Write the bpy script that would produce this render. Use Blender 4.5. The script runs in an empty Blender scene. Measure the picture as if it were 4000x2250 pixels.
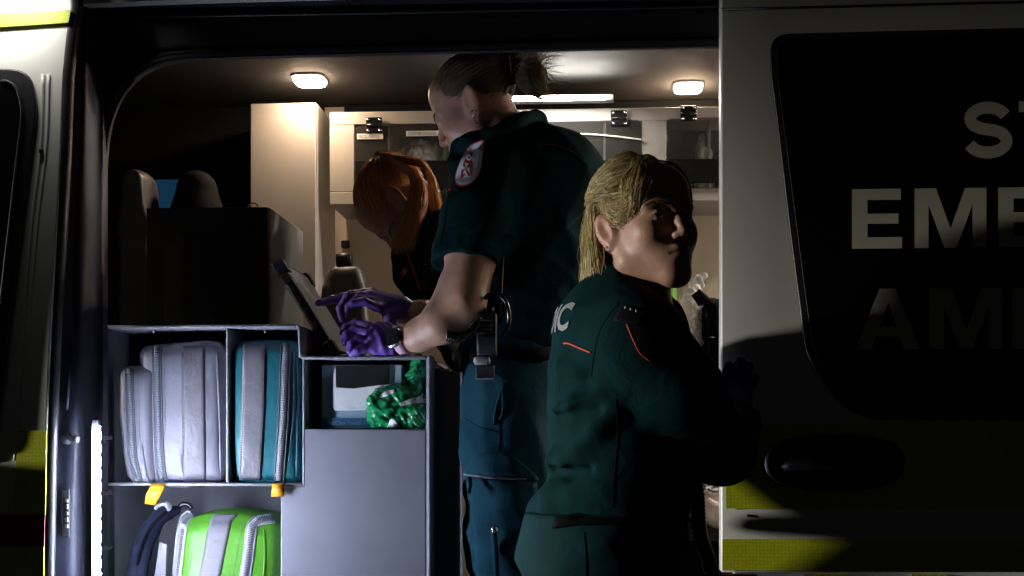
import bpy, bmesh, math, random
import numpy as np
from mathutils import Vector, Matrix
from mathutils.bvhtree import BVHTree

R = math.radians
rng = np.random.default_rng(7)
random.seed(7)
scene = bpy.context.scene
C = scene.collection

# ------------------------------------------------------------------ camera, night sky, lamps, exposure
F = 4000 * 50.0 / 36.0          # focal length in photo pixels
HZ = 1750.0                     # photo row of the horizon
YAW = R(3.5)
CAMZ = 1.2
cam_d = bpy.data.cameras.new('camera'); cam = bpy.data.objects.new('camera', cam_d); C.objects.link(cam)
cam.location = (0, 0, CAMZ); cam.rotation_euler = (R(90), 0, YAW)
cam_d.lens = 50; cam_d.sensor_width = 36; cam_d.shift_y = (HZ - 1125) / 4000
cam_d.clip_start = 0.05; cam_d.clip_end = 500
scene.camera = cam

world = bpy.data.worlds.new('World'); scene.world = world; world.use_nodes = True
wn = world.node_tree; bg = wn.nodes['Background']
sky = wn.nodes.new('ShaderNodeTexSky'); sky.sky_type = 'NISHITA'; sky.sun_disc = False
sky.sun_elevation = R(-4.0); sky.sun_rotation = R(200)
wn.links.new(sky.outputs[0], bg.inputs[0]); bg.inputs[1].default_value = 0.10
scene.view_settings.view_transform = 'Standard'; scene.view_settings.look = 'None'
scene.view_settings.exposure = 0.0; scene.view_settings.gamma = 1.0
scene.view_settings.use_curve_mapping = False


def lamp(kind, name, loc, col, watt, target=None, **kw):
    d = bpy.data.lights.new(name, kind); d.energy = watt; d.color = col
    o = bpy.data.objects.new(name, d); C.objects.link(o); o.location = loc
    for k, v in kw.items(): setattr(d, k, v)
    if target is not None:
        o.rotation_euler = (Vector(target) - Vector(loc)).to_track_quat('-Z', 'Y').to_euler()
    return o


# the floodlight standing to the left of the picture, low and raking along the side of the van
lamp('SPOT', 'floodlight', (-20.0, -1.05, 2.8), (1.0, 0.97, 0.85), 17500, (0.25, 2.6, 0.82),
     spot_size=R(6.7), spot_blend=1.0, shadow_soft_size=0.42)
# the scene light on the side of the van above the cab door
lamp('AREA', 'side_scene_light', (-1.26, 2.69, 2.15), (1.0, 1.0, 0.93), 0.9, (-1.24, 2.78, 2.06), shape='RECTANGLE', size=0.30, size_y=0.03, spread=R(90))

scene.cycles.max_bounces = 6; scene.cycles.diffuse_bounces = 3; scene.cycles.glossy_bounces = 3
scene.cycles.transparent_max_bounces = 12; scene.cycles.caustics_reflective = False; scene.cycles.caustics_refractive = False
try:
    scene.cycles.use_denoising = True
except Exception: pass

# ------------------------------------------------------------------ helpers: photo pixel + distance -> place
ct, st = math.cos(YAW), math.sin(YAW)


def P(px, py, Y):
    u = (px - 2000) / F; v = (HZ - py) / F
    dx = ct * u - st; dy = st * u + ct
    s = Y / dy
    return Vector((dx * s, Y, CAMZ + v * s))


def ray(px, py):
    u = (px - 2000) / F; v = (HZ - py) / F
    return Vector((ct * u - st, st * u + ct, v)).normalized()


CAM = Vector((0, 0, CAMZ))


def mpx(n, Y): return n * Y / F        # n photo pixels in metres at distance Y


# ------------------------------------------------------------------ materials
def mat(name, col, rough=0.5, metal=0.0, spec=0.5, var=0.08, nscale=14.0, bump=0.0, bscale=300.0, emit=None, estr=0.0,
        coat=0.0, sheen=0.0, sss=0.0, trans=0.0, alpha=1.0, attr=None, stretch=None, ior=1.45, rvar=0.12, wrinkle=0.0, wscale=9.0):
    m = bpy.data.materials.new(name); m.use_nodes = True
    nt = m.node_tree; b = nt.nodes['Principled BSDF']; L = nt.links.new; N = nt.nodes.new
    b.inputs['Metallic'].default_value = metal; b.inputs['Roughness'].default_value = rough
    b.inputs['Specular IOR Level'].default_value = spec; b.inputs['IOR'].default_value = ior
    b.inputs['Coat Weight'].default_value = coat; b.inputs['Sheen Weight'].default_value = sheen
    b.inputs['Transmission Weight'].default_value = trans; b.inputs['Alpha'].default_value = alpha
    if sss:
        b.inputs['Subsurface Weight'].default_value = sss
        b.inputs['Subsurface Radius'].default_value = (0.010, 0.004, 0.002); b.inputs['Subsurface Scale'].default_value = 1.0
    tc = N('ShaderNodeTexCoord'); mp = N('ShaderNodeMapping'); L(tc.outputs['Object'], mp.inputs['Vector'])
    if stretch: mp.inputs['Scale'].default_value = stretch
    n = N('ShaderNodeTexNoise'); n.inputs['Scale'].default_value = nscale; n.inputs['Detail'].default_value = 6
    L(mp.outputs[0], n.inputs['Vector'])
    rp = N('ShaderNodeMapRange'); rp.inputs['From Min'].default_value = 0.3; rp.inputs['From Max'].default_value = 0.7
    rp.inputs['To Min'].default_value = 1 - var; rp.inputs['To Max'].default_value = 1 + var
    L(n.outputs['Fac'], rp.inputs['Value'])
    mx = N('ShaderNodeVectorMath'); mx.operation = 'SCALE'; L(rp.outputs[0], mx.inputs['Scale'])
    if attr:
        a = N('ShaderNodeAttribute'); a.attribute_name = attr; L(a.outputs['Color'], mx.inputs[0])
    else:
        mx.inputs[0].default_value = col[:3]
    L(mx.outputs[0], b.inputs['Base Color'])
    rr = N('ShaderNodeMapRange'); rr.inputs['To Min'].default_value = max(0.03, rough - rvar); rr.inputs['To Max'].default_value = min(1, rough + rvar)
    L(n.outputs['Fac'], rr.inputs['Value']); L(rr.outputs[0], b.inputs['Roughness'])
    last = None
    if wrinkle:
        w = N('ShaderNodeTexNoise'); w.inputs['Scale'].default_value = wscale; w.inputs['Detail'].default_value = 3; w.inputs['Distortion'].default_value = 1.2
        L(mp.outputs[0], w.inputs['Vector'])
        bw = N('ShaderNodeBump'); bw.inputs['Strength'].default_value = wrinkle; bw.inputs['Distance'].default_value = 0.012
        L(w.outputs['Fac'], bw.inputs['Height']); last = bw
    if bump:
        n2 = N('ShaderNodeTexNoise'); n2.inputs['Scale'].default_value = bscale; n2.inputs['Detail'].default_value = 3
        L(mp.outputs[0], n2.inputs['Vector'])
        bm_ = N('ShaderNodeBump'); bm_.inputs['Strength'].default_value = bump; bm_.inputs['Distance'].default_value = 0.004
        L(n2.outputs['Fac'], bm_.inputs['Height'])
        if last: L(last.outputs[0], bm_.inputs['Normal'])
        last = bm_
    if last: L(last.outputs[0], b.inputs['Normal'])
    if emit:
        b.inputs['Emission Color'].default_value = (*emit, 1); b.inputs['Emission Strength'].default_value = estr
    return m


M = {}
M['white'] = mat('van_white_paint', (0.62, 0.62, 0.58), 0.35, coat=0.2, var=0.05, nscale=5, bump=0.02, bscale=120)
M['jamb'] = mat('dark_jamb_paint', (0.014, 0.0145, 0.024), 0.46, spec=0.3, coat=0.0, var=0.25, nscale=7, bump=0.05, bscale=60)
M['rail'] = mat('dark_door_rail_paint', (0.022, 0.022, 0.028), 0.4, var=0.3, nscale=9, bump=0.1, bscale=80)
M['rubber'] = mat('black_rubber', (0.018, 0.018, 0.022), 0.42, var=0.2)
M['glass_dark'] = mat('tinted_glass', (0.004, 0.004, 0.005), 0.06, spec=0.35, var=0.02, rvar=0.02)
M['film'] = mat('black_window_film', (0.004, 0.004, 0.004), 0.35, spec=0.12, var=0.1, rvar=0.05)
M['letter'] = mat('silver_vinyl_lettering', (0.52, 0.50, 0.41), 0.45, var=0.06, nscale=10)
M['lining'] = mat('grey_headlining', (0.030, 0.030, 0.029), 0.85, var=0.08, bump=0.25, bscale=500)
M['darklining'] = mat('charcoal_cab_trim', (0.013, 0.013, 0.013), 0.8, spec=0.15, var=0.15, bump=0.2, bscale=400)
M['cream'] = mat('cream_laminate', (0.46, 0.43, 0.385), 0.45, var=0.03, nscale=4, bump=0.02)
M['wall'] = mat('beige_wall_panel', (0.70, 0.60, 0.50), 0.5, var=0.04, nscale=3, bump=0.04, bscale=200)
M['black'] = mat('black_plastic', (0.012, 0.012, 0.013), 0.42, var=0.2, bump=0.08, bscale=500)
M['blackgloss'] = mat('gloss_black_plastic', (0.012, 0.012, 0.014), 0.18, var=0.15, rvar=0.06)
M['steel'] = mat('bright_steel', (0.55, 0.55, 0.56), 0.25, metal=1.0, var=0.08)
M['greymetal'] = mat('grey_powder_coat', (0.255, 0.262, 0.31), 0.42, var=0.10, nscale=6, bump=0.14, bscale=700)
M['floor'] = mat('van_floor_vinyl', (0.09, 0.09, 0.1), 0.6, var=0.15, bump=0.2)
M['asphalt'] = mat('asphalt', (0.05, 0.05, 0.05), 0.9, var=0.3, nscale=60, bump=0.6, bscale=250)
M['plexi'] = mat('smoked_plexiglass', (0.07, 0.068, 0.062), 0.04, spec=0.5, alpha=0.34, var=0.02, rvar=0.02)
M['tray'] = mat('black_mesh_tray', (0.008, 0.008, 0.008), 0.7, spec=0.1, var=0.3, nscale=50)
M['tape'] = mat('white_label_tape', (0.75, 0.74, 0.70), 0.5, var=0.03)
M['print'] = mat('dark_print', (0.05, 0.05, 0.06), 0.6, var=0.05)
M['greyprint'] = mat('grey_print', (0.35, 0.38, 0.37), 0.5, var=0.05)
M['warm'] = mat('warm_lamp_lens', (0.9, 0.7, 0.5), 0.3, emit=(1.0, 0.72, 0.50), estr=105)
M['unseen_fill'] = mat('unseen_fill_lens', (0.9, 0.7, 0.5), 0.3, emit=(1.0, 0.87, 0.78), estr=520)  # emission of the added, out-of-view fill lamps
M['tube'] = mat('white_tube_lens', (0.9, 0.9, 0.9), 0.3, emit=(1.0, 0.95, 0.88), estr=190)
M['led'] = mat('led_strip_lens', (0.9, 0.9, 0.9), 0.3, emit=(0.70, 0.78, 1.0), estr=430)
M['leddot'] = mat('led_chip', (0.9, 0.9, 0.9), 0.3, emit=(0.75, 0.82, 1.0), estr=500)
M['fixture'] = mat('lamp_bezel', (0.45, 0.44, 0.42), 0.4)
M['bluewin'] = mat('glowing_cab_glass', (0.01, 0.03, 0.06), 0.15, emit=(0.03, 0.16, 0.36), estr=0.16, var=0.2, nscale=20)  # faint blue emission stands in for the night glow outside
M['seat'] = mat('grey_seat_vinyl', (0.10, 0.095, 0.09), 0.42, var=0.08, bump=0.1, bscale=400)
M['seatdark'] = mat('dark_seat_cloth', (0.008, 0.008, 0.009), 0.8, spec=0.1, var=0.2, bump=0.3)
M['greybag'] = mat('silver_grey_bag_fabric', (0.19, 0.19, 0.235), 0.5, var=0.05, bump=0.12, bscale=900, wrinkle=0.22, wscale=14)
M['reflex'] = mat('reflective_silver_tape', (0.145, 0.14, 0.165), 0.42, var=0.05, bump=0.05, bscale=600, wrinkle=0.30, wscale=16)
M['teal'] = mat('teal_bag_vinyl', (0.014, 0.125, 0.155), 0.40, var=0.06, bump=0.05, bscale=700, wrinkle=0.30, wscale=12)
M['green'] = mat('lime_green_bag_vinyl', (0.075, 0.27, 0.016), 0.38, var=0.06, bump=0.05, bscale=700, wrinkle=0.28, wscale=12)
M['navy'] = mat('navy_padded_webbing', (0.016, 0.019, 0.04), 0.8, spec=0.12, var=0.15, bump=0.3, bscale=500)
M['zip'] = mat('grey_zip_tape', (0.12, 0.125, 0.15), 0.55, var=0.1, bump=0.2, bscale=900)
M['teeth'] = mat('zip_teeth', (0.27, 0.29, 0.33), 0.35, var=0.1)
M['piping'] = mat('pale_grey_piping', (0.40, 0.40, 0.45), 0.45, var=0.06)
M['stitch'] = mat('grey_stitching', (0.22, 0.22, 0.27), 0.7)
M['orange'] = mat('yellow_orange_tab', (0.85, 0.36, 0.02), 0.5, var=0.08)
M['webbing'] = mat('black_webbing', (0.0035, 0.004, 0.0055), 0.8, spec=0.05, var=0.2, bump=0.3, bscale=600)
M['carton'] = mat('pale_blue_carton', (0.33, 0.45, 0.55), 0.6, var=0.05)
M['cartonblue'] = mat('blue_carton_band', (0.04, 0.19, 0.38), 0.5, var=0.05)
M['tissue'] = mat('white_paper_towel', (0.70, 0.72, 0.74), 0.8, var=0.04, wrinkle=0.3, wscale=20)
M['greenfilm'] = mat('glossy_green_film', (0.01, 0.27, 0.085), 0.16, spec=0.7, var=0.12, wrinkle=0.5, wscale=26, rvar=0.06)
M['whitefilm'] = mat('glossy_white_film', (0.72, 0.76, 0.74), 0.18, spec=0.6, var=0.05, wrinkle=0.5, wscale=30)
M['screen'] = mat('tablet_screen', (0.35, 0.34, 0.33), 0.32, var=0.05, spec=0.6, emit=(1.0, 0.97, 0.95), estr=0.03)
M['bin'] = mat('grey_plastic_panel', (0.17, 0.16, 0.175), 0.6, var=0.08, nscale=6)
M['linen'] = mat('cream_linen', (0.72, 0.62, 0.54), 0.8, var=0.05, wrinkle=0.6, wscale=7)
M['greencloth'] = mat('green_blanket', (0.03, 0.16, 0.04), 0.8, var=0.1)
M['clear'] = mat('clear_crinkled_film', (0.85, 0.85, 0.85), 0.10, spec=0.8, alpha=0.42, var=0.05, wrinkle=1.0, wscale=40)
M['bagwhite'] = mat('milky_plastic_bag', (0.85, 0.85, 0.83), 0.25, spec=0.6, var=0.2, nscale=25, wrinkle=1.0, wscale=35)
M['red'] = mat('red_fabric', (0.62, 0.045, 0.025), 0.55, var=0.1)


def tape_mat(name, col):
    """honeycomb prismatic retro-reflective tape"""
    m = bpy.data.materials.new(name); m.use_nodes = True
    nt = m.node_tree; b = nt.nodes['Principled BSDF']; L = nt.links.new; N = nt.nodes.new
    tc = N('ShaderNodeTexCoord'); mp = N('ShaderNodeMapping'); L(tc.outputs['Object'], mp.inputs['Vector'])
    mp.inputs['Scale'].default_value = (1, 0.02, 1)
    v = N('ShaderNodeTexVoronoi'); v.feature = 'DISTANCE_TO_EDGE'; v.inputs['Scale'].default_value = 150; v.inputs['Randomness'].default_value = 0.35
    L(mp.outputs[0], v.inputs['Vector'])
    rp = N('ShaderNodeMapRange'); rp.inputs['From Max'].default_value = 0.12; rp.inputs['To Min'].default_value = 0.62; rp.inputs['To Max'].default_value = 1.05
    L(v.outputs['Distance'], rp.inputs['Value'])
    n = N('ShaderNodeTexNoise'); n.inputs['Scale'].default_value = 160; L(tc.outputs['Object'], n.inputs['Vector'])
    mu = N('ShaderNodeMath'); mu.operation = 'MULTIPLY'; L(rp.outputs[0], mu.inputs[0])
    r2 = N('ShaderNodeMapRange'); r2.inputs['To Min'].default_value = 0.75; r2.inputs['To Max'].default_value = 1.25; L(n.outputs['Fac'], r2.inputs['Value'])
    L(r2.outputs[0], mu.inputs[1])
    mx = N('ShaderNodeVectorMath'); mx.operation = 'SCALE'; mx.inputs[0].default_value = col; L(mu.outputs[0], mx.inputs['Scale'])
    L(mx.outputs[0], b.inputs['Base Color']); b.inputs['Roughness'].default_value = 0.45
    return m


M['yellow'] = tape_mat('fluoro_yellow_reflective_tape', (0.52, 0.55, 0.015))
M['redtape'] = tape_mat('red_reflective_tape', (0.10, 0.008, 0.008))

# ------------------------------------------------------------------ object helpers
BASE = {}


def root(name, label, cat, loc, group=None):
    o = bpy.data.objects.new(name, None); C.objects.link(o); o.location = loc
    o.empty_display_size = 0.1
    o['label'] = label; o['category'] = cat
    if group: o['group'] = group
    BASE[o.name] = Vector(loc)
    return o


def link_mesh(name, me, material, parent=None, label=None, cat=None, group=None, kind=None, base=None, smooth=True):
    """vertices come in world space; a child sits at its thing's base"""
    if parent is not None:
        b = BASE[parent.name]
    else:
        if base is None:
            co = np.empty(len(me.vertices) * 3); me.vertices.foreach_get('co', co); co = co.reshape(-1, 3)
            base = Vector(((co[:, 0].min() + co[:, 0].max()) / 2, (co[:, 1].min() + co[:, 1].max()) / 2, co[:, 2].min()))
        b = Vector(base)
    me.transform(Matrix.Translation(-b))
    if smooth: me.polygons.foreach_set('use_smooth', [True] * len(me.polygons))
    if material is not None and len(me.materials) == 0:
        me.materials.append(M[material] if isinstance(material, str) else material)
    o = bpy.data.objects.new(name, me); C.objects.link(o)
    BASE[o.name] = b
    if parent is not None: o.parent = parent
    else: o.location = b
    if label: o['label'] = label
    if cat: o['category'] = cat
    if group: o['group'] = group
    if kind: o['kind'] = kind
    return o


def from_vf(name, v, f, material, parent=None, **kw):
    me = bpy.data.meshes.new(name)
    me.from_pydata([tuple(x) for x in v], [], f); me.update()
    bm = bmesh.new(); bm.from_mesh(me); bmesh.ops.recalc_face_normals(bm, faces=bm.faces); bm.to_mesh(me); bm.free()
    return link_mesh(name, me, material, parent, **kw)


def from_bm(name, bm, material, parent=None, **kw):
    bmesh.ops.recalc_face_normals(bm, faces=bm.faces)
    me = bpy.data.meshes.new(name); bm.to_mesh(me); bm.free()
    return link_mesh(name, me, material, parent, **kw)


def bevel(o, w=0.002, seg=2, angle=40):
    md = o.modifiers.new('bevel', 'BEVEL'); md.width = w; md.segments = seg; md.limit_method = 'ANGLE'; md.angle_limit = R(angle)
    md.harden_normals = False
    return o


def flat(o):
    o.data.polygons.foreach_set('use_smooth', [False] * len(o.data.polygons)); return o


def sharp(o, ang=35):
    """smooth shading that breaks at real edges"""
    try:
        o.data.set_sharp_from_angle(angle=R(ang))
    except Exception: pass
    return o


def bm_box(bm, lo, hi):
    vs = [bm.verts.new((x, y, z)) for x in (lo[0], hi[0]) for y in (lo[1], hi[1]) for z in (lo[2], hi[2])]
    for q in ((0, 1, 3, 2), (4, 6, 7, 5), (0, 4, 5, 1), (2, 3, 7, 6), (0, 2, 6, 4), (1, 5, 7, 3)):
        bm.faces.new([vs[i] for i in q])


def box(name, lo, hi, material, parent=None, bev=0.002, **kw):
    bm = bmesh.new(); bm_box(bm, lo, hi)
    o = from_bm(name, bm, material, parent, **kw)
    sharp(o)
    if bev: bevel(o, bev)
    return o


def pbox(name, x0, y0, x1, y1, Ya, Yb, material, parent=None, bev=0.002, **kw):
    """box whose front rectangle lies at distance Ya and which runs straight back to Yb"""
    a = P(x0, y1, Ya); b = P(x1, y0, Ya)
    return box(name, (a.x, min(Ya, Yb), a.z), (b.x, max(Ya, Yb), b.z), material, parent, bev, **kw)


def prism(name, pts, depth, material, parent=None, bev=0.0015, **kw):
    """outline of world points in front, given real thickness backwards (+Y)"""
    n = len(pts); v = [Vector(p) for p in pts] + [Vector(p) + Vector((0, depth, 0)) for p in pts]
    f = [list(range(n)), list(range(2 * n - 1, n - 1, -1))] + [[i, (i + 1) % n, n + (i + 1) % n, n + i] for i in range(n)]
    o = from_vf(name, v, f, material, parent, **kw); sharp(o)
    if bev: bevel(o, bev)
    return o


def smooth_path(pts, n=None, closed=False):
    """Catmull-Rom through points"""
    p = np.array([tuple(q) for q in pts], float); m = len(p)
    if closed: p = np.vstack([p[-1], p, p[0], p[1]])
    else: p = np.vstack([2 * p[0] - p[1], p, 2 * p[-1] - p[-2]])
    segs = m if closed else m - 1
    n = n or 8
    out = []
    for i in range(segs):
        a, b, c, d = p[i:i + 4]
        for t in np.linspace(0, 1, n, endpoint=False):
            out.append(0.5 * ((2 * b) + (-a + c) * t + (2 * a - 5 * b + 4 * c - d) * t * t + (-a + 3 * b - 3 * c + d) * t ** 3))
    if not closed: out.append(p[-2])
    return np.array(out)


def tube_vf(path, r, sides=8, closed=False, caps=True):
    p = np.array([tuple(q) for q in path], float); n = len(p)
    r = np.broadcast_to(np.array(r, float), (n,))
    t = np.gradient(p, axis=0) if not closed else np.roll(p, -1, 0) - np.roll(p, 1, 0)
    t /= np.linalg.norm(t, axis=1)[:, None] + 1e-9
    up = np.array([0, 0, 1.0]) if abs(t[0][2]) < 0.9 else np.array([0, 1.0, 0])
    nrm = up - t[0] * np.dot(up, t[0]); nrm /= np.linalg.norm(nrm)
    v = []
    for i in range(n):
        nrm = nrm - t[i] * np.dot(nrm, t[i]); nrm /= np.linalg.norm(nrm) + 1e-9
        bn = np.cross(t[i], nrm)
        for k in range(sides):
            a = 2 * math.pi * k / sides
            v.append(p[i] + r[i] * (math.cos(a) * nrm + math.sin(a) * bn))
    f = []
    for i in range(n if closed else n - 1):
        j = (i + 1) % n
        for k in range(sides):
            f.append([i * sides + k, i * sides + (k + 1) % sides, j * sides + (k + 1) % sides, j * sides + k])
    if caps and not closed:
        f.append(list(range(sides))[::-1]); f.append([(n - 1) * sides + k for k in range(sides)])
    return v, f


def tube(name, path, r, material, parent=None, sides=8, closed=False, **kw):
    v, f = tube_vf(path, r, sides, closed)
    return from_vf(name, v, f, material, parent, **kw)


def coil_path(path, rad, turns, per=10):
    p = np.array([tuple(q) for q in path], float)
    s = np.concatenate([[0], np.cumsum(np.linalg.norm(np.diff(p, axis=0), axis=1))]); s /= s[-1]
    n = int(turns * per); tt = np.linspace(0, 1, n)
    c = np.stack([np.interp(tt, s, p[:, k]) for k in range(3)], 1)
    t = np.gradient(c, axis=0); t /= np.linalg.norm(t, axis=1)[:, None]
    ref = np.array([0.2, 1, 0.1]); a = np.cross(t, ref); a /= np.linalg.norm(a, axis=1)[:, None]; b = np.cross(t, a)
    ph = 2 * math.pi * turns * tt
    return c + rad * (np.cos(ph)[:, None] * a + np.sin(ph)[:, None] * b)


# --- wrapping flat print, tape and seams onto a built surface
def bvh_of(o):
    me = o.data; b = BASE[o.name]
    return BVHTree.FromPolygons([tuple(v.co + b) for v in me.vertices], [tuple(p.vertices) for p in me.polygons])


def bvh_all(objs):
    v, f = [], []
    for o in objs:
        k = len(v); b = BASE[o.name]
        v += [tuple(q.co + b) for q in o.data.vertices]; f += [tuple(i + k for i in p.vertices) for p in o.data.polygons]
    return BVHTree.FromPolygons(v, f)


def on(bvh, px, py, off=0.001, fallback=None):
    d = ray(px, py); h = bvh.ray_cast(CAM, d)
    if h[0] is None:
        return (P(px, py, fallback) if fallback else None)
    n = h[1]
    if n.dot(d) > 0: n = -n
    return h[0] + n * off * 0.6 - d * off * 0.4


def grid_on(name, bvh, grid, material, parent, off=0.001, fallback=3.0, thick=0.0, **kw):
    """grid: rows of photo pixels laid on the surface"""
    pts = []; last = fallback
    for row in grid:
        for (x, y) in row:
            q = on(bvh, x, y, off, last); last = q.y
            pts.append(q)
    nr, nc = len(grid), len(grid[0])
    f = [[i * nc + j, i * nc + j + 1, (i + 1) * nc + j + 1, (i + 1) * nc + j] for i in range(nr - 1) for j in range(nc - 1)]
    o = from_vf(name, pts, f, material, parent, **kw)
    if thick:
        s = o.modifiers.new('thickness', 'SOLIDIFY'); s.thickness = thick; s.offset = 0
    return o


def between(pa, pb, n, k):
    """rows between two photo polylines"""
    def res(p):
        p = np.array(p, float); s = np.concatenate([[0], np.cumsum(np.linalg.norm(np.diff(p, axis=0), axis=1))]); s /= s[-1]
        t = np.linspace(0, 1, n); return np.stack([np.interp(t, s, p[:, 0]), np.interp(t, s, p[:, 1])], 1)
    a, b = res(pa), res(pb)
    return [[tuple(a[i] * (1 - j / k) + b[i] * j / k) for j in range(k + 1)] for i in range(n)]


def seam_on(name, bvh, pts, r, material, parent, off=0.001, n=6, fallback=3.0, sides=6, **kw):
    pp = smooth_path([(x, y, 0) for x, y in pts], n); last = fallback; out = []
    for q in pp:
        w = on(bvh, q[0], q[1], off, last); last = w.y; out.append(w)
    return tube(name, out, r, material, parent, sides, **kw)


def stitches_on(name, bvh, pts, material, parent, step=9, length=5, r=0.0007, off=0.0012, fallback=3.0):
    p = np.array(pts, float); s = np.concatenate([[0], np.cumsum(np.linalg.norm(np.diff(p, axis=0), axis=1))])
    V, Fc = [], []
    for t in np.arange(0, s[-1] - length, step):
        e = [(np.interp(u, s, p[:, 0]), np.interp(u, s, p[:, 1])) for u in (t, t + length)]
        q = [on(bvh, *w, off, fallback) for w in e]
        v, f = tube_vf(q, r, 4); k = len(V); V += v; Fc += [[i + k for i in g] for g in f]
    return from_vf(name, V, Fc, material, parent, kind='stuff')


def text_pts(txt, size=1.0, bold=0.0, fine=0):
    """text outline faces in its own plane (x to the right, y up), from the built-in font"""
    cu = bpy.data.curves.new('lettering', 'FONT'); cu.body = txt; cu.size = size; cu.offset = bold; cu.resolution_u = 3
    o = bpy.data.objects.new('lettering', cu); C.objects.link(o)
    dg = bpy.context.evaluated_depsgraph_get(); dg.update()
    me = bpy.data.meshes.new_from_object(o.evaluated_get(dg))
    v = np.array([tuple(q.co) for q in me.vertices]); f = [list(p.vertices) for p in me.polygons]
    bpy.data.objects.remove(o); bpy.data.curves.remove(cu)
    if fine:
        bm = bmesh.new(); bm.from_mesh(me); bmesh.ops.triangulate(bm, faces=bm.faces)
        for _ in range(fine):
            lim = 0.16; es = [e for e in bm.edges if e.calc_length() > lim]
            if es: bmesh.ops.subdivide_edges(bm, edges=es, cuts=1); bmesh.ops.triangulate(bm, faces=bm.faces)
        bm.verts.index_update(); v = np.array([tuple(q.co) for q in bm.verts]); f = [[w.index for w in p.verts] for p in bm.faces]; bm.free()
    bpy.data.meshes.remove(me)
    return v, f


def text_on(name, txt, x0, x1, y0, y1, material, parent, bvh=None, Y=None, off=0.001, bold=0.0, xf=None, **kw):
    """print filling the photo rectangle x0..x1, y0 (top)..y1 (baseline), laid on a surface or a plane"""
    v, f = text_pts(txt, 1.0, bold)
    lo, hi = v.min(0), v.max(0)
    out = []
    for q in v:
        a = (q[0] - lo[0]) / (hi[0] - lo[0]); b = (q[1] - lo[1]) / (hi[1] - lo[1])
        x, y = x0 + (x1 - x0) * a, y1 + (y0 - y1) * b
        if xf: x, y = xf(a, b)
        out.append(on(bvh, x, y, off, Y or 3.0) if bvh else P(x, y, Y) + Vector((0, -off, 0)))
    return from_vf(name, out, f, material, parent, **kw)


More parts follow.
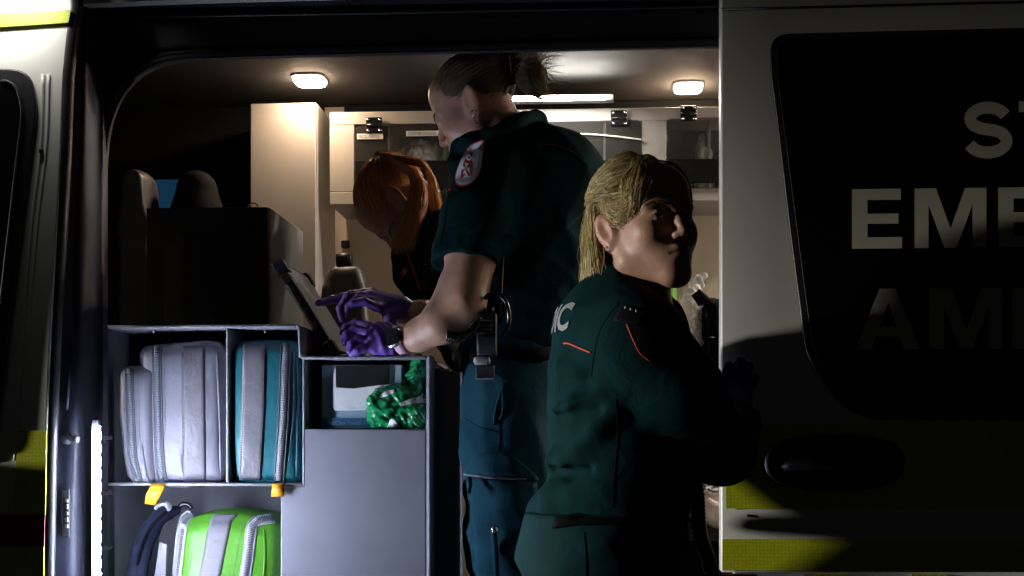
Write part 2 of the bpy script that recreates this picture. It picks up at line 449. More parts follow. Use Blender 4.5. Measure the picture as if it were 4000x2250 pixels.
# ------------------------------------------------------------------ signed-distance sculpting (bodies, clothes, soft goods)
class Sculpt:
    def __init__(s): s.p = []

    def cone(s, a, b, ra, rb=None, k=0.02, sub=False, flatn=None, fl=1.0):
        s.p.append(('c', np.array(a, float), np.array(b, float), ra, ra if rb is None else rb, k, sub, None if flatn is None else np.array(flatn, float), fl)); return s

    def chain(s, pts, rs, k=0.02, **kw):
        for i in range(len(pts) - 1): s.cone(pts[i], pts[i + 1], rs[i], rs[i + 1], k, **kw)
        return s

    def ell(s, c, r, rot=None, k=0.02, sub=False):
        s.p.append(('e', np.array(c, float), np.array(r, float), np.eye(3) if rot is None else np.array(rot, float), k, sub)); return s

    def add(s, other, T=None):
        """other sculpt, moved by T = (3x3 rotation, scale, origin)"""
        for q in other.p:
            if T is None: s.p.append(q); continue
            Rm, sc, o = T
            if q[0] == 'c':
                s.p.append(('c', Rm @ q[1] * sc + o, Rm @ q[2] * sc + o, q[3] * sc, q[4] * sc, q[5] * sc, q[6], None if q[7] is None else Rm @ q[7], q[8]))
            else:
                s.p.append(('e', Rm @ q[1] * sc + o, q[2] * sc, Rm @ q[3], q[4] * sc, q[5]))
        return s

    def field(s, lo, hi, h, disp=None, clip=None):
        n = np.ceil((hi - lo) / h).astype(int) + 1
        ax = [lo[i] + h * np.arange(n[i]) for i in range(3)]
        D = np.full(n, 0.25, np.float32)
        for q in s.p:
            if q[0] == 'c':
                _, a, b, ra, rb, k, sub, fn, fl = q
                m = max(ra, rb) * max(1, 1) + k * 1.2 + 2.5 * h
                bl, bh = np.minimum(a, b) - m, np.maximum(a, b) + m
            else:
                _, c, r, Rm, k, sub = q
                e = np.sqrt(((Rm * r[None, :]) ** 2).sum(1)) + k * 1.2 + 2.5 * h
                bl, bh = c - e, c + e
            i0 = [max(0, int((bl[i] - lo[i]) / h)) for i in range(3)]
            i1 = [min(n[i], int((bh[i] - lo[i]) / h) + 2) for i in range(3)]
            if any(i0[i] >= i1[i] for i in range(3)): continue
            sl = tuple(slice(i0[i], i1[i]) for i in range(3))
            x = ax[0][sl[0]][:, None, None].astype(np.float32); y = ax[1][sl[1]][None, :, None].astype(np.float32); z = ax[2][sl[2]][None, None, :].astype(np.float32)
            if q[0] == 'c':
                d_ = (b - a).astype(np.float32); L2 = float(d_ @ d_) + 1e-12
                px, py, pz = x - a[0], y - a[1], z - a[2]
                t = np.clip((px * d_[0] + py * d_[1] + pz * d_[2]) / L2, 0, 1)
                qx, qy, qz = px - t * d_[0], py - t * d_[1], pz - t * d_[2]
                if fn is not None:
                    w = (qx * fn[0] + qy * fn[1] + qz * fn[2]) * (1 / fl - 1)
                    qx, qy, qz = qx + w * fn[0], qy + w * fn[1], qz + w * fn[2]
                d = np.sqrt(qx * qx + qy * qy + qz * qz) - (ra + (rb - ra) * t)
                if fn is not None: d = d * (0.5 + 0.5 * min(1, fl))
            else:
                px, py, pz = x - c[0], y - c[1], z - c[2]
                u = [(px * Rm[0, i] + py * Rm[1, i] + pz * Rm[2, i]) for i in range(3)]
                k0 = np.sqrt(sum((u[i] / r[i]) ** 2 for i in range(3))) + 1e-6
                k1 = np.sqrt(sum((u[i] / r[i] ** 2) ** 2 for i in range(3))) + 1e-6
                d = k0 * (k0 - 1) / k1
            A = D[sl]
            if sub:
                hh = np.clip(0.5 - 0.5 * (A + d) / k, 0, 1)
                D[sl] = A * (1 - hh) - d * hh + k * hh * (1 - hh)
            else:
                hh = np.clip(0.5 + 0.5 * (A - d) / k, 0, 1)
                D[sl] = A * (1 - hh) + d * hh - k * hh * (1 - hh)
        if disp is not None or clip is not None:
            msk = np.abs(D) < 0.03
            ii = np.nonzero(msk)
            pts = np.stack([ax[i][ii[i]] for i in range(3)], 1)
            if disp is not None: D[ii] -= disp(pts).astype(np.float32)
        if clip is not None:
            G = np.meshgrid(*ax, indexing='ij', sparse=True)
            for (pt, nn) in clip:      # keep the side where (p-pt).nn < 0
                pl = (G[0] - pt[0]) * nn[0] + (G[1] - pt[1]) * nn[1] + (G[2] - pt[2]) * nn[2]
                D = np.maximum(D, pl.astype(np.float32))
        return D, lo, h

    def bounds(s):
        lo, hi = [], []
        for q in s.p:
            if q[0] == 'c':
                if q[6]: continue
                m = max(q[3], q[4]); lo.append(np.minimum(q[1], q[2]) - m); hi.append(np.maximum(q[1], q[2]) + m)
            elif not q[5]:
                e = np.sqrt(((q[3] * q[2][None, :]) ** 2).sum(1)); lo.append(q[1] - e); hi.append(q[1] + e)
        return np.min(lo, 0), np.max(hi, 0)

    def mesh(s, h, disp=None, clip=None, pad=0.03, smooth=1):
        lo, hi = s.bounds(); lo = lo - pad; hi = hi + pad
        D, lo, h = s.field(lo, hi, h, disp, clip)
        D[0], D[-1], D[:, 0], D[:, -1], D[:, :, 0], D[:, :, -1] = 1, 1, 1, 1, 1, 1
        return surface_nets(D, lo, h, smooth)


def surface_nets(D, lo, h, smooth=1):
    S = D < 0
    n = np.array(D.shape)
    cnt = np.zeros(n - 1, np.int8)
    for dx in (0, 1):
        for dy in (0, 1):
            for dz in (0, 1):
                cnt += S[dx:n[0] - 1 + dx, dy:n[1] - 1 + dy, dz:n[2] - 1 + dz]
    act = (cnt > 0) & (cnt < 8)
    I = np.stack(np.nonzero(act), 1)
    vid = np.full(n - 1, -1, np.int32); vid[act] = np.arange(len(I))
    acc = np.zeros((len(I), 3)); num = np.zeros(len(I))
    cor = [(a, b, c) for a in (0, 1) for b in (0, 1) for c in (0, 1)]
    val = {c: D[I[:, 0] + c[0], I[:, 1] + c[1], I[:, 2] + c[2]].astype(float) for c in cor}
    for a in cor:
        for k in range(3):
            if a[k]: continue
            b = list(a); b[k] = 1; b = tuple(b)
            va, vb = val[a], val[b]; m = (va < 0) != (vb < 0)
            t = np.where(m, va / np.where(m, va - vb, 1), 0)
            pt = np.array(a, float)[None] + t[:, None] * (np.array(b) - np.array(a))[None]
            acc[m] += pt[m]; num[m] += 1
    V = (I + acc / num[:, None]) * h + lo
    faces = []
    for k in range(3):
        u, w = (k + 1) % 3, (k + 2) % 3
        sa = [slice(0, None)] * 3; sb = [slice(0, None)] * 3
        sa[k] = slice(0, n[k] - 1); sb[k] = slice(1, n[k])
        ch = S[tuple(sa)] != S[tuple(sb)]
        e = np.stack(np.nonzero(ch), 1)
        ok = (e[:, u] > 0) & (e[:, w] > 0) & (e[:, u] < n[u] - 1) & (e[:, w] < n[w] - 1)
        e = e[ok]
        ins = S[e[:, 0], e[:, 1], e[:, 2]]
        q = []
        for (du, dw) in ((-1, -1), (0, -1), (0, 0), (-1, 0)):
            c = e.copy(); c[:, u] += du; c[:, w] += dw
            q.append(vid[c[:, 0], c[:, 1], c[:, 2]])
        q = np.stack(q, 1)
        q[~ins] = q[~ins][:, ::-1]
        faces.append(q)
    Fq = np.vstack(faces); Fq = Fq[(Fq >= 0).all(1)]
    for _ in range(smooth):
        sm = np.zeros_like(V); ct_ = np.zeros(len(V))
        for a, b in ((0, 1), (1, 2), (2, 3), (3, 0)):
            np.add.at(sm, Fq[:, a], V[Fq[:, b]]); np.add.at(sm, Fq[:, b], V[Fq[:, a]])
            np.add.at(ct_, Fq[:, a], 1); np.add.at(ct_, Fq[:, b], 1)
        V = 0.5 * V + 0.5 * sm / np.maximum(ct_, 1)[:, None]
    return V, Fq


def np_mesh(name, V, Fq, material, parent=None, col=None, **kw):
    me = bpy.data.meshes.new(name)
    me.vertices.add(len(V)); me.vertices.foreach_set('co', np.ascontiguousarray(V, np.float32).ravel())
    k = Fq.shape[1]
    me.loops.add(Fq.size); me.loops.foreach_set('vertex_index', np.ascontiguousarray(Fq, np.int32).ravel())
    me.polygons.add(len(Fq)); me.polygons.foreach_set('loop_start', np.arange(0, Fq.size, k, dtype=np.int32))
    me.update(calc_edges=True); me.validate()
    if col is not None:
        at = me.color_attributes.new('col', 'FLOAT_COLOR', 'POINT')
        c4 = np.ones((len(V), 4), np.float32); c4[:, :3] = col; at.data.foreach_set('color', c4.ravel())
    return link_mesh(name, me, material, parent, **kw)


def folds(pts, dirs, warp=6.0):
    """cloth folds: sums of ridged waves; dirs = [(direction, wavelength, height, phase)]"""
    out = np.zeros(len(pts))
    for d, wl, hgt, ph in dirs:
        d = np.array(d, float); d /= np.linalg.norm(d)
        s = pts @ d / wl * 2 * math.pi + ph
        s = s + 1.3 * np.sin(pts[:, 2] * warp * 2.1 + ph) + 1.1 * np.sin(pts[:, 0] * warp * 2.7 + 2 * ph) + 0.8 * np.sin(pts[:, 1] * warp * 3 + 1.7)
        am = 0.5 + 0.5 * np.sin(pts[:, 0] * 11 + ph * 3) * np.sin(pts[:, 2] * 9 + ph)
        out += hgt * (1 - np.abs(np.sin(s * 0.5)) * 2) * am
    return out


def soft_box(name, lo, hi, material, parent=None, bulge=0.012, rnd=0.02, n=(14, 8, 18), wr=0.0, seed=0, shape=None, **kw):
    """stuffed fabric box: rounded, swollen, a little uneven"""
    lo, hi = np.array(lo), np.array(hi); c, hf = (lo + hi) / 2, (hi - lo) / 2
    bm = bmesh.new(); bmesh.ops.create_cube(bm, size=2)
    bmesh.ops.subdivide_edges(bm, edges=bm.edges, cuts=max(n), use_grid_fill=True)
    v = np.array([tuple(q.co) for q in bm.verts])
    p = v * hf; inner = np.maximum(hf - rnd, 1e-4)
    core = np.clip(p, -inner, inner); dd = p - core
    ln = np.linalg.norm(dd, axis=1); msk = ln > 1e-9
    p = core.copy(); p[msk] += dd[msk] / ln[msk][:, None] * rnd
    for k in range(3):
        a, b = [(1, 2), (0, 2), (0, 1)][k]
        fall = np.clip(1 - v[:, a] ** 4, 0, 1) * np.clip(1 - v[:, b] ** 4, 0, 1)
        p[:, k] += np.sign(v[:, k]) * (np.abs(v[:, k]) > 0.98) * fall * bulge
    if wr:
        r_ = np.random.default_rng(seed)
        w = np.zeros(len(p))
        for _ in range(7):
            d = r_.normal(size=3) * (1, 0.4, 0.8); d /= np.linalg.norm(d)
            w += np.sin(p @ d * r_.uniform(25, 80) + r_.uniform(0, 6) + 2 * np.sin(p @ r_.normal(size=3) * 14))
        nn = p / (np.linalg.norm(p, axis=1)[:, None] + 1e-9)
        p += nn * (w / 7 * wr)[:, None]
    if shape is not None: p = shape(p, v)
    for q, w in zip(bm.verts, p + c): q.co = w
    return from_bm(name, bm, material, parent, **kw)

# ================================================================== GROUND
g = box('road', (-40, -20, -0.2), (40, 60, 0.0), 'asphalt', bev=0, kind='structure', base=(0, 0, 0))

# ================================================================== AMBULANCE
LEAN = 0.08


def Yb(py, px=2000.0, Y0=2.77):      # side of the body: upright below the belt, leaning in towards the roof above it
    u = (px - 2000) / F; v = max(0.0, (HZ - py) / F)
    return Y0 / (1 - LEAN * v / (st * u + ct))


def Yc(py, px=2000.0): return Yb(py, px, 2.70)     # cab door skin


def Yd(py, px=2000.0): return Yb(py, px, 2.66)     # slid-open door stands proud of the side


def psheet(name, lp, rp, Yf, n, k, thick, material, parent, **kw):
    rows = between(lp, rp, n, k); pts = [[P(x, y, Yf(x, y)) for x, y in r] for r in rows]
    nr, nc = n, k + 1
    front = [q for r in pts for q in r]; back = [q + Vector((0, thick, 0)) for q in front]
    m = nr * nc; f = []
    for i in range(nr - 1):
        for j in range(nc - 1):
            a = [i * nc + j, i * nc + j + 1, (i + 1) * nc + j + 1, (i + 1) * nc + j]
            f.append(a); f.append([m + q for q in a[::-1]])
    rim = [j for j in range(nc)] + [i * nc + nc - 1 for i in range(1, nr)] + [(nr - 1) * nc + j for j in range(nc - 2, -1, -1)] + [i * nc for i in range(nr - 2, 0, -1)]
    for a, b in zip(rim, rim[1:] + rim[:1]): f.append([a, b, m + b, m + a])
    o = from_vf(name, front + back, f, material, parent, **kw)
    sharp(o, 40)
    return o


V = root('ambulance', 'white ambulance at night with its side door slid open and interior lit', 'ambulance', (0.2, 3.6, 0))
FZ = 0.5
box('floor_pan', (-1.6, 2.86, FZ - 0.12), (1.95, 4.5, FZ), 'floor', V)
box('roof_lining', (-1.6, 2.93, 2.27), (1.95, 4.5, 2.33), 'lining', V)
box('far_wall', (-0.86, 4.42, FZ), (1.95, 4.5, 2.27), 'wall', V)
box('cab_far_wall', (-1.6, 4.40, FZ), (-0.862, 4.5, 2.27), 'darklining', V)
box('cab_end_wall', (-1.68, 2.95, FZ), (-1.602, 4.5, 2.27), 'darklining', V)
box('rear_wall', (1.952, 2.86, FZ), (2.03, 4.5, 2.27), 'wall', V)
a = P(2870, 0, 2.86)
box('body_side', (a.x, 2.86, FZ - 0.12), (1.95, 2.92, 2.5), 'white', V)
box('rocker_panel', (-1.9, 2.80, 0.28), (1.95, 2.858, 0.93 - 0.10), 'black', V)
box('roof_skin', (-1.7, 2.98, 2.62), (2.03, 4.5, 2.66), 'white', V)
# a few blocks of tape on the body below the door
for k, (x0, x1, mm) in enumerate(((2825, 2958, 'redtape'), (2962, 3140, 'tape'), (3145, 3320, 'yellow'), (3560, 3700, 'yellow'))):
    pbox('tape_block', x0, 2244, x1, 2330, 2.852, 2.858, mm, V, 0)

# ---- cab door at the left edge of the picture
cd = psheet('cab_door', [(-700, -260), (-700, 2460)], [(285, -260), (284, 40), (268, 140), (250, 300), (238, 600), (222, 900), (204, 1200), (190, 1500), (180, 1800), (172, 2250), (170, 2460)],
            lambda x, y: Yc(y, x) - 0.004 * math.sin(max(0, min(1, (y - 200) / 2000)) * math.pi), 46, 10, 0.03, 'white', V)
bevel(cd, 0.004)
BASE[cd.name] = BASE[V.name]
tube('dark_edge_cover', [P(x + 9, y, Yc(y, x) + 0.016) for x, y in ((284, -200), (284, 40), (268, 140), (250, 300), (238, 600), (222, 900), (204, 1200), (190, 1500), (180, 1800), (172, 2250), (170, 2460))], 0.0165, 'rubber', cd, 10)  # added black tube, darkens the door edge where the strip light caught it
def rounded(pts, rad, n=6):
    out = []; m = len(pts)
    for i in range(m):
        p0, p1, p2 = [np.array(pts[(i + d) % m], float) for d in (-1, 0, 1)]
        a, b = p0 - p1, p2 - p1; la, lb = np.linalg.norm(a), np.linalg.norm(b)
        r = min(rad if np.isscalar(rad) else rad[i], la * 0.48, lb * 0.48)
        if r < 1: out.append(tuple(p1)); continue
        s, e = p1 + a / la * r, p1 + b / lb * r
        for t in np.linspace(0, 1, n): out.append(tuple((1 - t) ** 2 * s + 2 * t * (1 - t) * p1 + t * t * e))
    return out


win = rounded([(-700, 232), (118, 272), (142, 420), (55, 1125), (-28, 1800), (-700, 1800)], [0, 110, 40, 0, 90, 0])
prism('window_seal', [P(x, y, Yc(y, x) - 0.014) for x, y in win], 0.012, 'rubber', cd, 0.003)
win2 = rounded([(-700, 268), (62, 318), (88, 430), (8, 1125), (-70, 1760), (-700, 1760)], [0, 100, 40, 0, 80, 0])
gl = prism('window', [P(x, y, Yc(y, x) - 0.019) for x, y in win2], 0.006, 'glass_dark', cd, 0.001)
tube('window_trim', [P(x, y, Yc(y, x) - 0.021) for x, y in win2[1:-1]], 0.003, 'rubber', cd, 6)
for dx, w in ((0, 0.0035), (22, 0.0028)):
    tube('body_crease', [P(x + dx, y, Yc(y, x + dx) - 0.003) for x, y in smooth_path([(168, 290, 0), (160, 560, 0), (128, 850, 0), (104, 1125, 0), (84, 1450, 0), (66, 1690, 0), (58, 1800, 0)], 6)[:, :2]], w, 'white', cd, 6)
psheet('upper_stripe', [(-700, 150), (0, 105), (266, 88)], [(-700, 96), (0, 53), (276, 38)], lambda x, y: Yc(y, x) - 0.008, 12, 2, 0.004, 'yellow', cd)
psheet('lower_stripe', [(70, 1682), (52, 2010)], [(181, 1682), (176, 2010)], lambda x, y: Yc(y, x) - 0.006, 8, 3, 0.004, 'yellow', cd)
psheet('red_stripe', [(-700, 2012), (-700, 2130)], [(174, 2012), (172, 2130)], lambda x, y: Yc(y, x) - 0.006, 5, 4, 0.004, 'redtape', cd)
psheet('sill_stripe', [(-700, 2136), (-700, 2300)], [(171, 2136), (170, 2300)], lambda x, y: Yc(y, x) - 0.006, 5, 4, 0.004, 'yellow', cd)
tube('handle_recess', [P(x, 590, Yc(590) - 0.004) for x in (156, 168)], 0.006, 'rubber', cd, 6)

mb = soft_box('added_shade_block', (-1.72, 2.42, 0.80), (-1.56, 2.685, 1.205), 'black', V, 0.006, 0.04, (10, 10, 10))  # unseen block added to shade the foot of the left pillar
BASE[mb.name] = BASE[V.name]
box('shade_block_face', (-1.70, 2.46, 0.83), (-1.5525, 2.71, 1.17), 'glass_dark', mb, 0.01) if False else None
tube('shade_block_arm', [(-1.62, 2.68, 1.0), (-1.62, 2.78, 0.97)], 0.02, 'black', mb, 10)
# ---- jamb between cab door and opening
def jambY(x, y):
    s0 = np.interp(y, [-260, 300, 900, 1500, 2500], [292, 256, 228, 194, 174])
    t = (x - s0) / (402 - s0)
    base = Yb(y, x) + 0.02 + 0.012 * math.sin(min(1, max(0, t)) * 9.0) * (0.6 + 0.4 * math.sin(y / 190.0))
    return base + 0.10 * max(0.0, t - 0.35) ** 1.3 + (0.012 if t < 0.04 else 0)


jb = psheet('door_jamb', [(294, -260), (257, 300), (229, 900), (195, 1500), (175, 2500)], [(402, -260), (402, 300), (402, 900), (402, 1500), (402, 2500)], jambY, 60, 22, 0.03, 'jamb', V)
BASE[jb.name] = BASE[V.name]
yk = 1712
tube('striker_pin', [P(272, yk, jambY(272, yk)), P(284, yk + 4, jambY(272, yk) - 0.035)], [0.006, 0.005], 'steel', jb, 10)
tube('striker_head', [P(296, yk + 3, jambY(272, yk) - 0.035), P(298, yk + 3, jambY(272, yk) - 0.042)], 0.008, 'black', jb, 12)
tube('striker_washer', [P(262, yk, jambY(262, yk) - 0.001), P(263, yk, jambY(262, yk) - 0.006)], 0.0125, 'rubber', jb, 16)
pbox('contact_plate', 238, 1910, 272, 2100, jambY(255, 2000) - 0.006, jambY(255, 2000) + 0.01, 'blackgloss', jb, 0.002)
for k in range(5):
    pbox('contact', 252, 1946 + k * 25, 266, 1963 + k * 25, jambY(255, 2000) - 0.010, jambY(255, 2000) - 0.005, 'steel', jb, 0.001)
tube('jamb_bead', [P(x, y, jambY(x, y) - 0.002) for x, y in ((272, 1340), (270, 1480), (262, 1600))], 0.003, 'jamb', jb, 6)
pbox('latch_plate', 398, 1360, 406, 1435, 2.925, 2.94, 'fixture', V, 0.001)

arc = [(400, 2500, 0), (396, 1400, 0), (392, 900, 0), (400, 590, 0), (428, 440, 0), (484, 334, 0), (570, 262, 0), (690, 226, 0), (860, 216, 0), (1100, 208, 0), (1600, 195, 0), (2100, 183, 0), (2830, 168, 0), (2960, 165, 0)]
arcs = smooth_path(arc, 6)
up = [(x, y) for x, y, _ in arcs if y < 1000]
prism('door_header', [P(x, y, 2.935) for x, y in up] + [P(2960, -260, 2.935), P(405, -260, 2.935), P(388, 1000, 2.935)], 0.04, 'rail', V, 0.002)
tube('door_seal', [P(x, y, 2.928) for x, y, _ in arcs], 0.0095, 'rubber', V, 10)
tube('seal_lip', [P(x + 14 * (y > 300), y + 9 * (y < 500), 2.922) for x, y, _ in arcs], 0.003, 'jamb', V, 6)
bead = smooth_path([(424, 345, 0), (470, 275, 0), (540, 222, 0), (640, 190, 0), (800, 181, 0), (1100, 176, 0), (1600, 165, 0), (2200, 150, 0), (2930, 138, 0)], 6)
tube('header_bead', [P(x, y, 2.931) for x, y, _ in bead], 0.004, 'jamb', V, 8)
tube('track_bead', [P(x, y, 2.93) for x, y in ((395, 66), (900, 60), (1500, 50), (2000, 40), (2450, 32), (2950, 22))], 0.0035, 'rail', V, 8)
psheet('door_track', [(300, -260), (2950, -300)], [(300, 20), (1400, 2), (2950, -20)], lambda x, y: 2.90, 10, 3, 0.03, 'rail', V)
psheet('gutter', [(286, -260), (2950, -300)], [(286, 17), (700, -2), (2950, -60)], lambda x, y: Yb(y, x) + 0.0, 10, 3, 0.03, 'white', V)

# ---- LED strip on the jamb
ls = pbox('light_strip', 357, 1640, 386, 2640, 2.748, 2.758, 'jamb', V, 0.002)
BASE[ls.name] = BASE[V.name]
for k in range(4): pbox('strip_bracket', 362, 1700 + k * 220, 380, 1716 + k * 220, 2.7585, 2.85, 'jamb', ls, 0.001)
pbox('strip_lens', 360, 1665, 386, 2640, 2.738, 2.7475, 'led', ls, 0.002)
pbox('added_light_shield', 353, 1640, 359.5, 2640, 2.728, 2.757, 'jamb', ls, 0.001)  # added lip that keeps the strip's light off the jamb and cab door
for k in range(12):
    y = 1690 + k * 50
    pbox('led', 386.3, y, 389, y + 24, 2.739, 2.747, 'leddot', ls, 0.0)

# ---- roof lamps
def lens(name, xa, Ya, xb, Yc, zt, h, m, parent):
    cx, cy, rx, ry = (xa + xb) / 2, (Ya + Yc) / 2, (xb - xa) / 2, (Yc - Ya) / 2; V_, n = [], 36
    for sc_, z in ((1, 0), (0.985, -0.45), (0.93, -0.8), (0.75, -0.96), (0.3, -1.0)):
        for i in range(n):
            c, s = math.cos(2 * math.pi * i / n), math.sin(2 * math.pi * i / n)
            V_.append((cx + rx * sc_ * math.copysign(abs(c) ** 0.55, c), cy + ry * sc_ * math.copysign(abs(s) ** 0.55, s), zt + h * z))
    F_ = [[k * n + i, k * n + (i + 1) % n, (k + 1) * n + (i + 1) % n, (k + 1) * n + i] for k in range(4) for i in range(n)] + [list(range(4 * n, 5 * n)), list(range(n))]
    return from_vf(name, V_, F_, m, parent)


def dome(x0, y0, x1, y1, lab):
    zc = 2.27
    Ya = (zc - CAMZ) * F / (HZ - y0); Yc = (zc - CAMZ) * F / (HZ - y1)
    xa = P(x0, y1, Yc).x; xb = P(x1, y1, Yc).x
    d = lens('dome_light', xa - 0.005, Ya - 0.007, xb + 0.005, Yc + 0.007, zc - 0.001, 0.007, 'fixture', V)
    BASE[d.name] = BASE[V.name]; d['label'] = lab
    lens('lamp_lens', xa, Ya, xb, Yc, zc - 0.0082, 0.010, 'warm', d)
    return d


dome(1166, 268, 1284, 308, 'warm roof lamp above the tall cream cabinet')
dome(2630, 322, 2738, 356, 'warm roof lamp beside the open door edge')
for x_ in (1.02, 1.45):  # added fill lamps, unseen behind the sliding door, to brighten the far wall
    d3 = box('dome_light', (x_, 4.00, 2.258), (x_ + 0.1, 4.12, 2.269), 'fixture', V, 0.004)
    box('lamp_lens', (x_ + 0.002, 4.002, 2.245), (x_ + 0.098, 4.118, 2.2575), 'unseen_fill', d3, 0.009)
tl = pbox('tube_light', 1990, 366, 2396, 396, 4.06, 4.10, 'fixture', V, 0.003)
pbox('tube_lens', 1994, 371, 2366, 392, 4.045, 4.059, 'tube', tl, 0.004)
# ---- sliding door at the right
sd_ = psheet('sliding_door', [(2816, -260), (2816, 300), (2816, 1000), (2816, 1700), (2817, 2236)], [(5600, -260), (5600, 300), (5600, 1000), (5600, 1700), (5600, 2236)],
             lambda x, y: Yd(y, x) + (0.006 if x < 2819 else 0), 30, 26, 0.045, 'white', V)
bevel(sd_, 0.003)
BASE[sd_.name] = BASE[V.name]
tube('roof_crease', [P(x, y, Yd(y, x) - 0.001) for x, y in ((2818, 36), (3200, 27), (4200, 2), (5500, -30))], 0.0025, 'rubber', sd_, 6)
dw = rounded([(3005, 132), (3400, 122), (5200, 78), (5200, 1640), (3330, 1640), (3150, 1400), (3085, 900), (3030, 430), (3012, 300)], [120, 0, 60, 60, 160, 80, 0, 0, 40], 8)
fr = prism('window_frame', [P(x, y, Yd(y, x) - 0.010) for x, y in dw], 0.0085, 'rubber', sd_, 0.002)
dw2 = [(x + (26 if x < 3700 else -26), y + (18 if y < 700 else -18)) for x, y in dw]
wp = prism('window', [P(x, y, Yd(y, x) - 0.0125) for x, y in dw2], 0.006, 'film', sd_, 0.001)

# lettering on the window film, cut from silver vinyl
def arcpts(cx, cy, rx, ry, a0, a1, n=10):
    return [(cx + rx * math.cos(R(t)), cy + ry * math.sin(R(t))) for t in np.linspace(a0, a1, n)]


def ribbon(path, w):
    p = np.array(path, float); t = np.gradient(p, axis=0); t /= np.linalg.norm(t, axis=1)[:, None]
    nn = np.stack([-t[:, 1], t[:, 0]], 1) * w / 2
    l, r = p + nn, p - nn
    return [[tuple(l[i]), tuple(l[i + 1]), tuple(r[i + 1]), tuple(r[i])] for i in range(len(p) - 1)]


def resamp(p, n):
    p = np.array(p, float); s = np.concatenate([[0], np.cumsum(np.linalg.norm(np.diff(p, axis=0), axis=1))]); t = np.linspace(0, s[-1], n)
    q = np.stack([np.interp(t, s, p[:, k]) for k in (0, 1)], 1)
    for _ in range(2): q[1:-1] = 0.25 * q[:-2] + 0.5 * q[1:-1] + 0.25 * q[2:]
    return q


def glyph(ch):
    """polygons in a cell of height 1 (y up), and its width"""
    w = 0.26
    bar = lambda x0, y0, x1, y1: [(x0, y0), (x1, y0), (x1, y1), (x0, y1)]
    if ch == 'E': return [bar(0, 0, w, 1), bar(w, 0, .84, .19), bar(w, .415, .78, .585), bar(w, .815, .82, 1)], .86
    if ch == 'T': return [bar(.29, 0, .29 + w, .8), bar(0, .8, .84, 1)], .84
    if ch == 'L': return [bar(0, 0, w, 1), bar(w, 0, .76, .19)], .78
    if ch == 'H': return [bar(0, 0, w, 1), bar(.62, 0, .62 + w, 1), bar(w, .4, .62, .6)], .88
    if ch == 'M': return [bar(0, 0, .235, 1), bar(.97, 0, 1.205, 1), [(.235, 1), (.36, 1), (.6025, .32), (.6025, 0), (.50, 0), (.235, .72)], [(.97, 1), (.845, 1), (.6025, .32), (.6025, 0), (.705, 0), (.97, .72)]], 1.21
    if ch == 'N': return [bar(0, 0, .24, 1), bar(.65, 0, .89, 1), [(.24, 1), (.24, .64), (.65, 0), (.65, .36)]], .89
    if ch == 'A': return [[(0, 0), (.27, 0), (.63, 1), (.47, 1), (.40, 1)], [(1.07, 0), (.80, 0), (.47, 1), (.60, 1), (.67, 1)], bar(.30, .21, .78, .38)], 1.08
    if ch == 'Y': return [bar(.34, 0, .60, .42), [(.34, .42), (.60, .42), (.94, 1), (.65, 1), (.47, .66)], [(.34, .42), (.47, .66), (.29, 1), (0, 1)]], .94
    if ch == 'S':
        sp = arcpts(.44, .705, .325, .195, 14, 258, 18) + arcpts(.45, .295, .345, .205, 78, -166, 18)
        sp = resamp(sp, 46)
        return ribbon(sp, .215), .9
    if ch in 'OCG':
        a = (0, 360) if ch == 'O' else (38, 322)
        g_ = ribbon(arcpts(.46, .5, .36, .40, a[0], a[1], 30), .22)
        if ch == 'G': g_ += [bar(.50, .36, .92, .52), bar(.74, .08, .92, .36)]
        return g_, .93
    if ch == 'J': return [bar(.40, .3, .66, 1)] + ribbon(arcpts(.34, .28, .20, .19, 0, -175, 12), .22), .7
    if ch == 'U': return [bar(0, .34, .25, 1), bar(.62, .34, .87, 1)] + ribbon(arcpts(.435, .34, .31, .24, 180, 360, 16), .25), .87
    if ch in 'RB':
        g_ = [bar(0, 0, w, 1), bar(w, .815, .5, 1), bar(w, .41, .5, .58)] + ribbon(arcpts(.5, .6975, .22, .20, 90, -90, 12), .19)
        if ch == 'R': g_.append([(.42, .42), (.62, .44), (.90, 0), (.60, 0)])
        else: g_ += [bar(w, 0, .5, .19)] + ribbon(arcpts(.5, .30, .25, .205, 90, -90, 12), .19)
        return g_, .88
    return [], .45


def signwriting(txt, x0, ytop, ybase, slope, gap=0.13):
    x = 0.0; H = ybase - ytop
    for ch in txt:
        polys, w = glyph(ch); V_, F_ = [], []
        for k, pg in enumerate(polys):
            b = len(V_)
            for (gx, gy) in pg:
                px = x0 + (x + gx) * H; py = ybase - gy * H - slope * (px - x0)
                V_.append(P(px, py, Yd(py, px) - 0.0140 - 0.00002 * (k % 40)))
            F_.append(list(range(b, len(V_))))
        if V_: from_vf('letter', V_, F_, 'letter', wp, smooth=False)
        x += w + gap


BASE[wp.name] = BASE[V.name]
signwriting('ST JOHN', 3762, 400, 618, 0.022, 0.10)
signwriting('EMERGENCY', 3328, 739, 972, 0.011, 0.19)
signwriting('AMBULANCE', 3340, 1128, 1366, 0.006, 0.145)

psheet('reflective_band', [(2836, 1656), (2836, 1987)], [(5600, 1656), (5600, 1987)], lambda x, y: Yd(y, x) - 0.002, 6, 20, 0.0012, 'yellow', sd_)
psheet('reflective_band', [(2822, 2106), (2822, 2228)], [(5600, 2106), (5600, 2228)], lambda x, y: Yd(y, x) - 0.002, 4, 20, 0.0012, 'yellow', sd_)
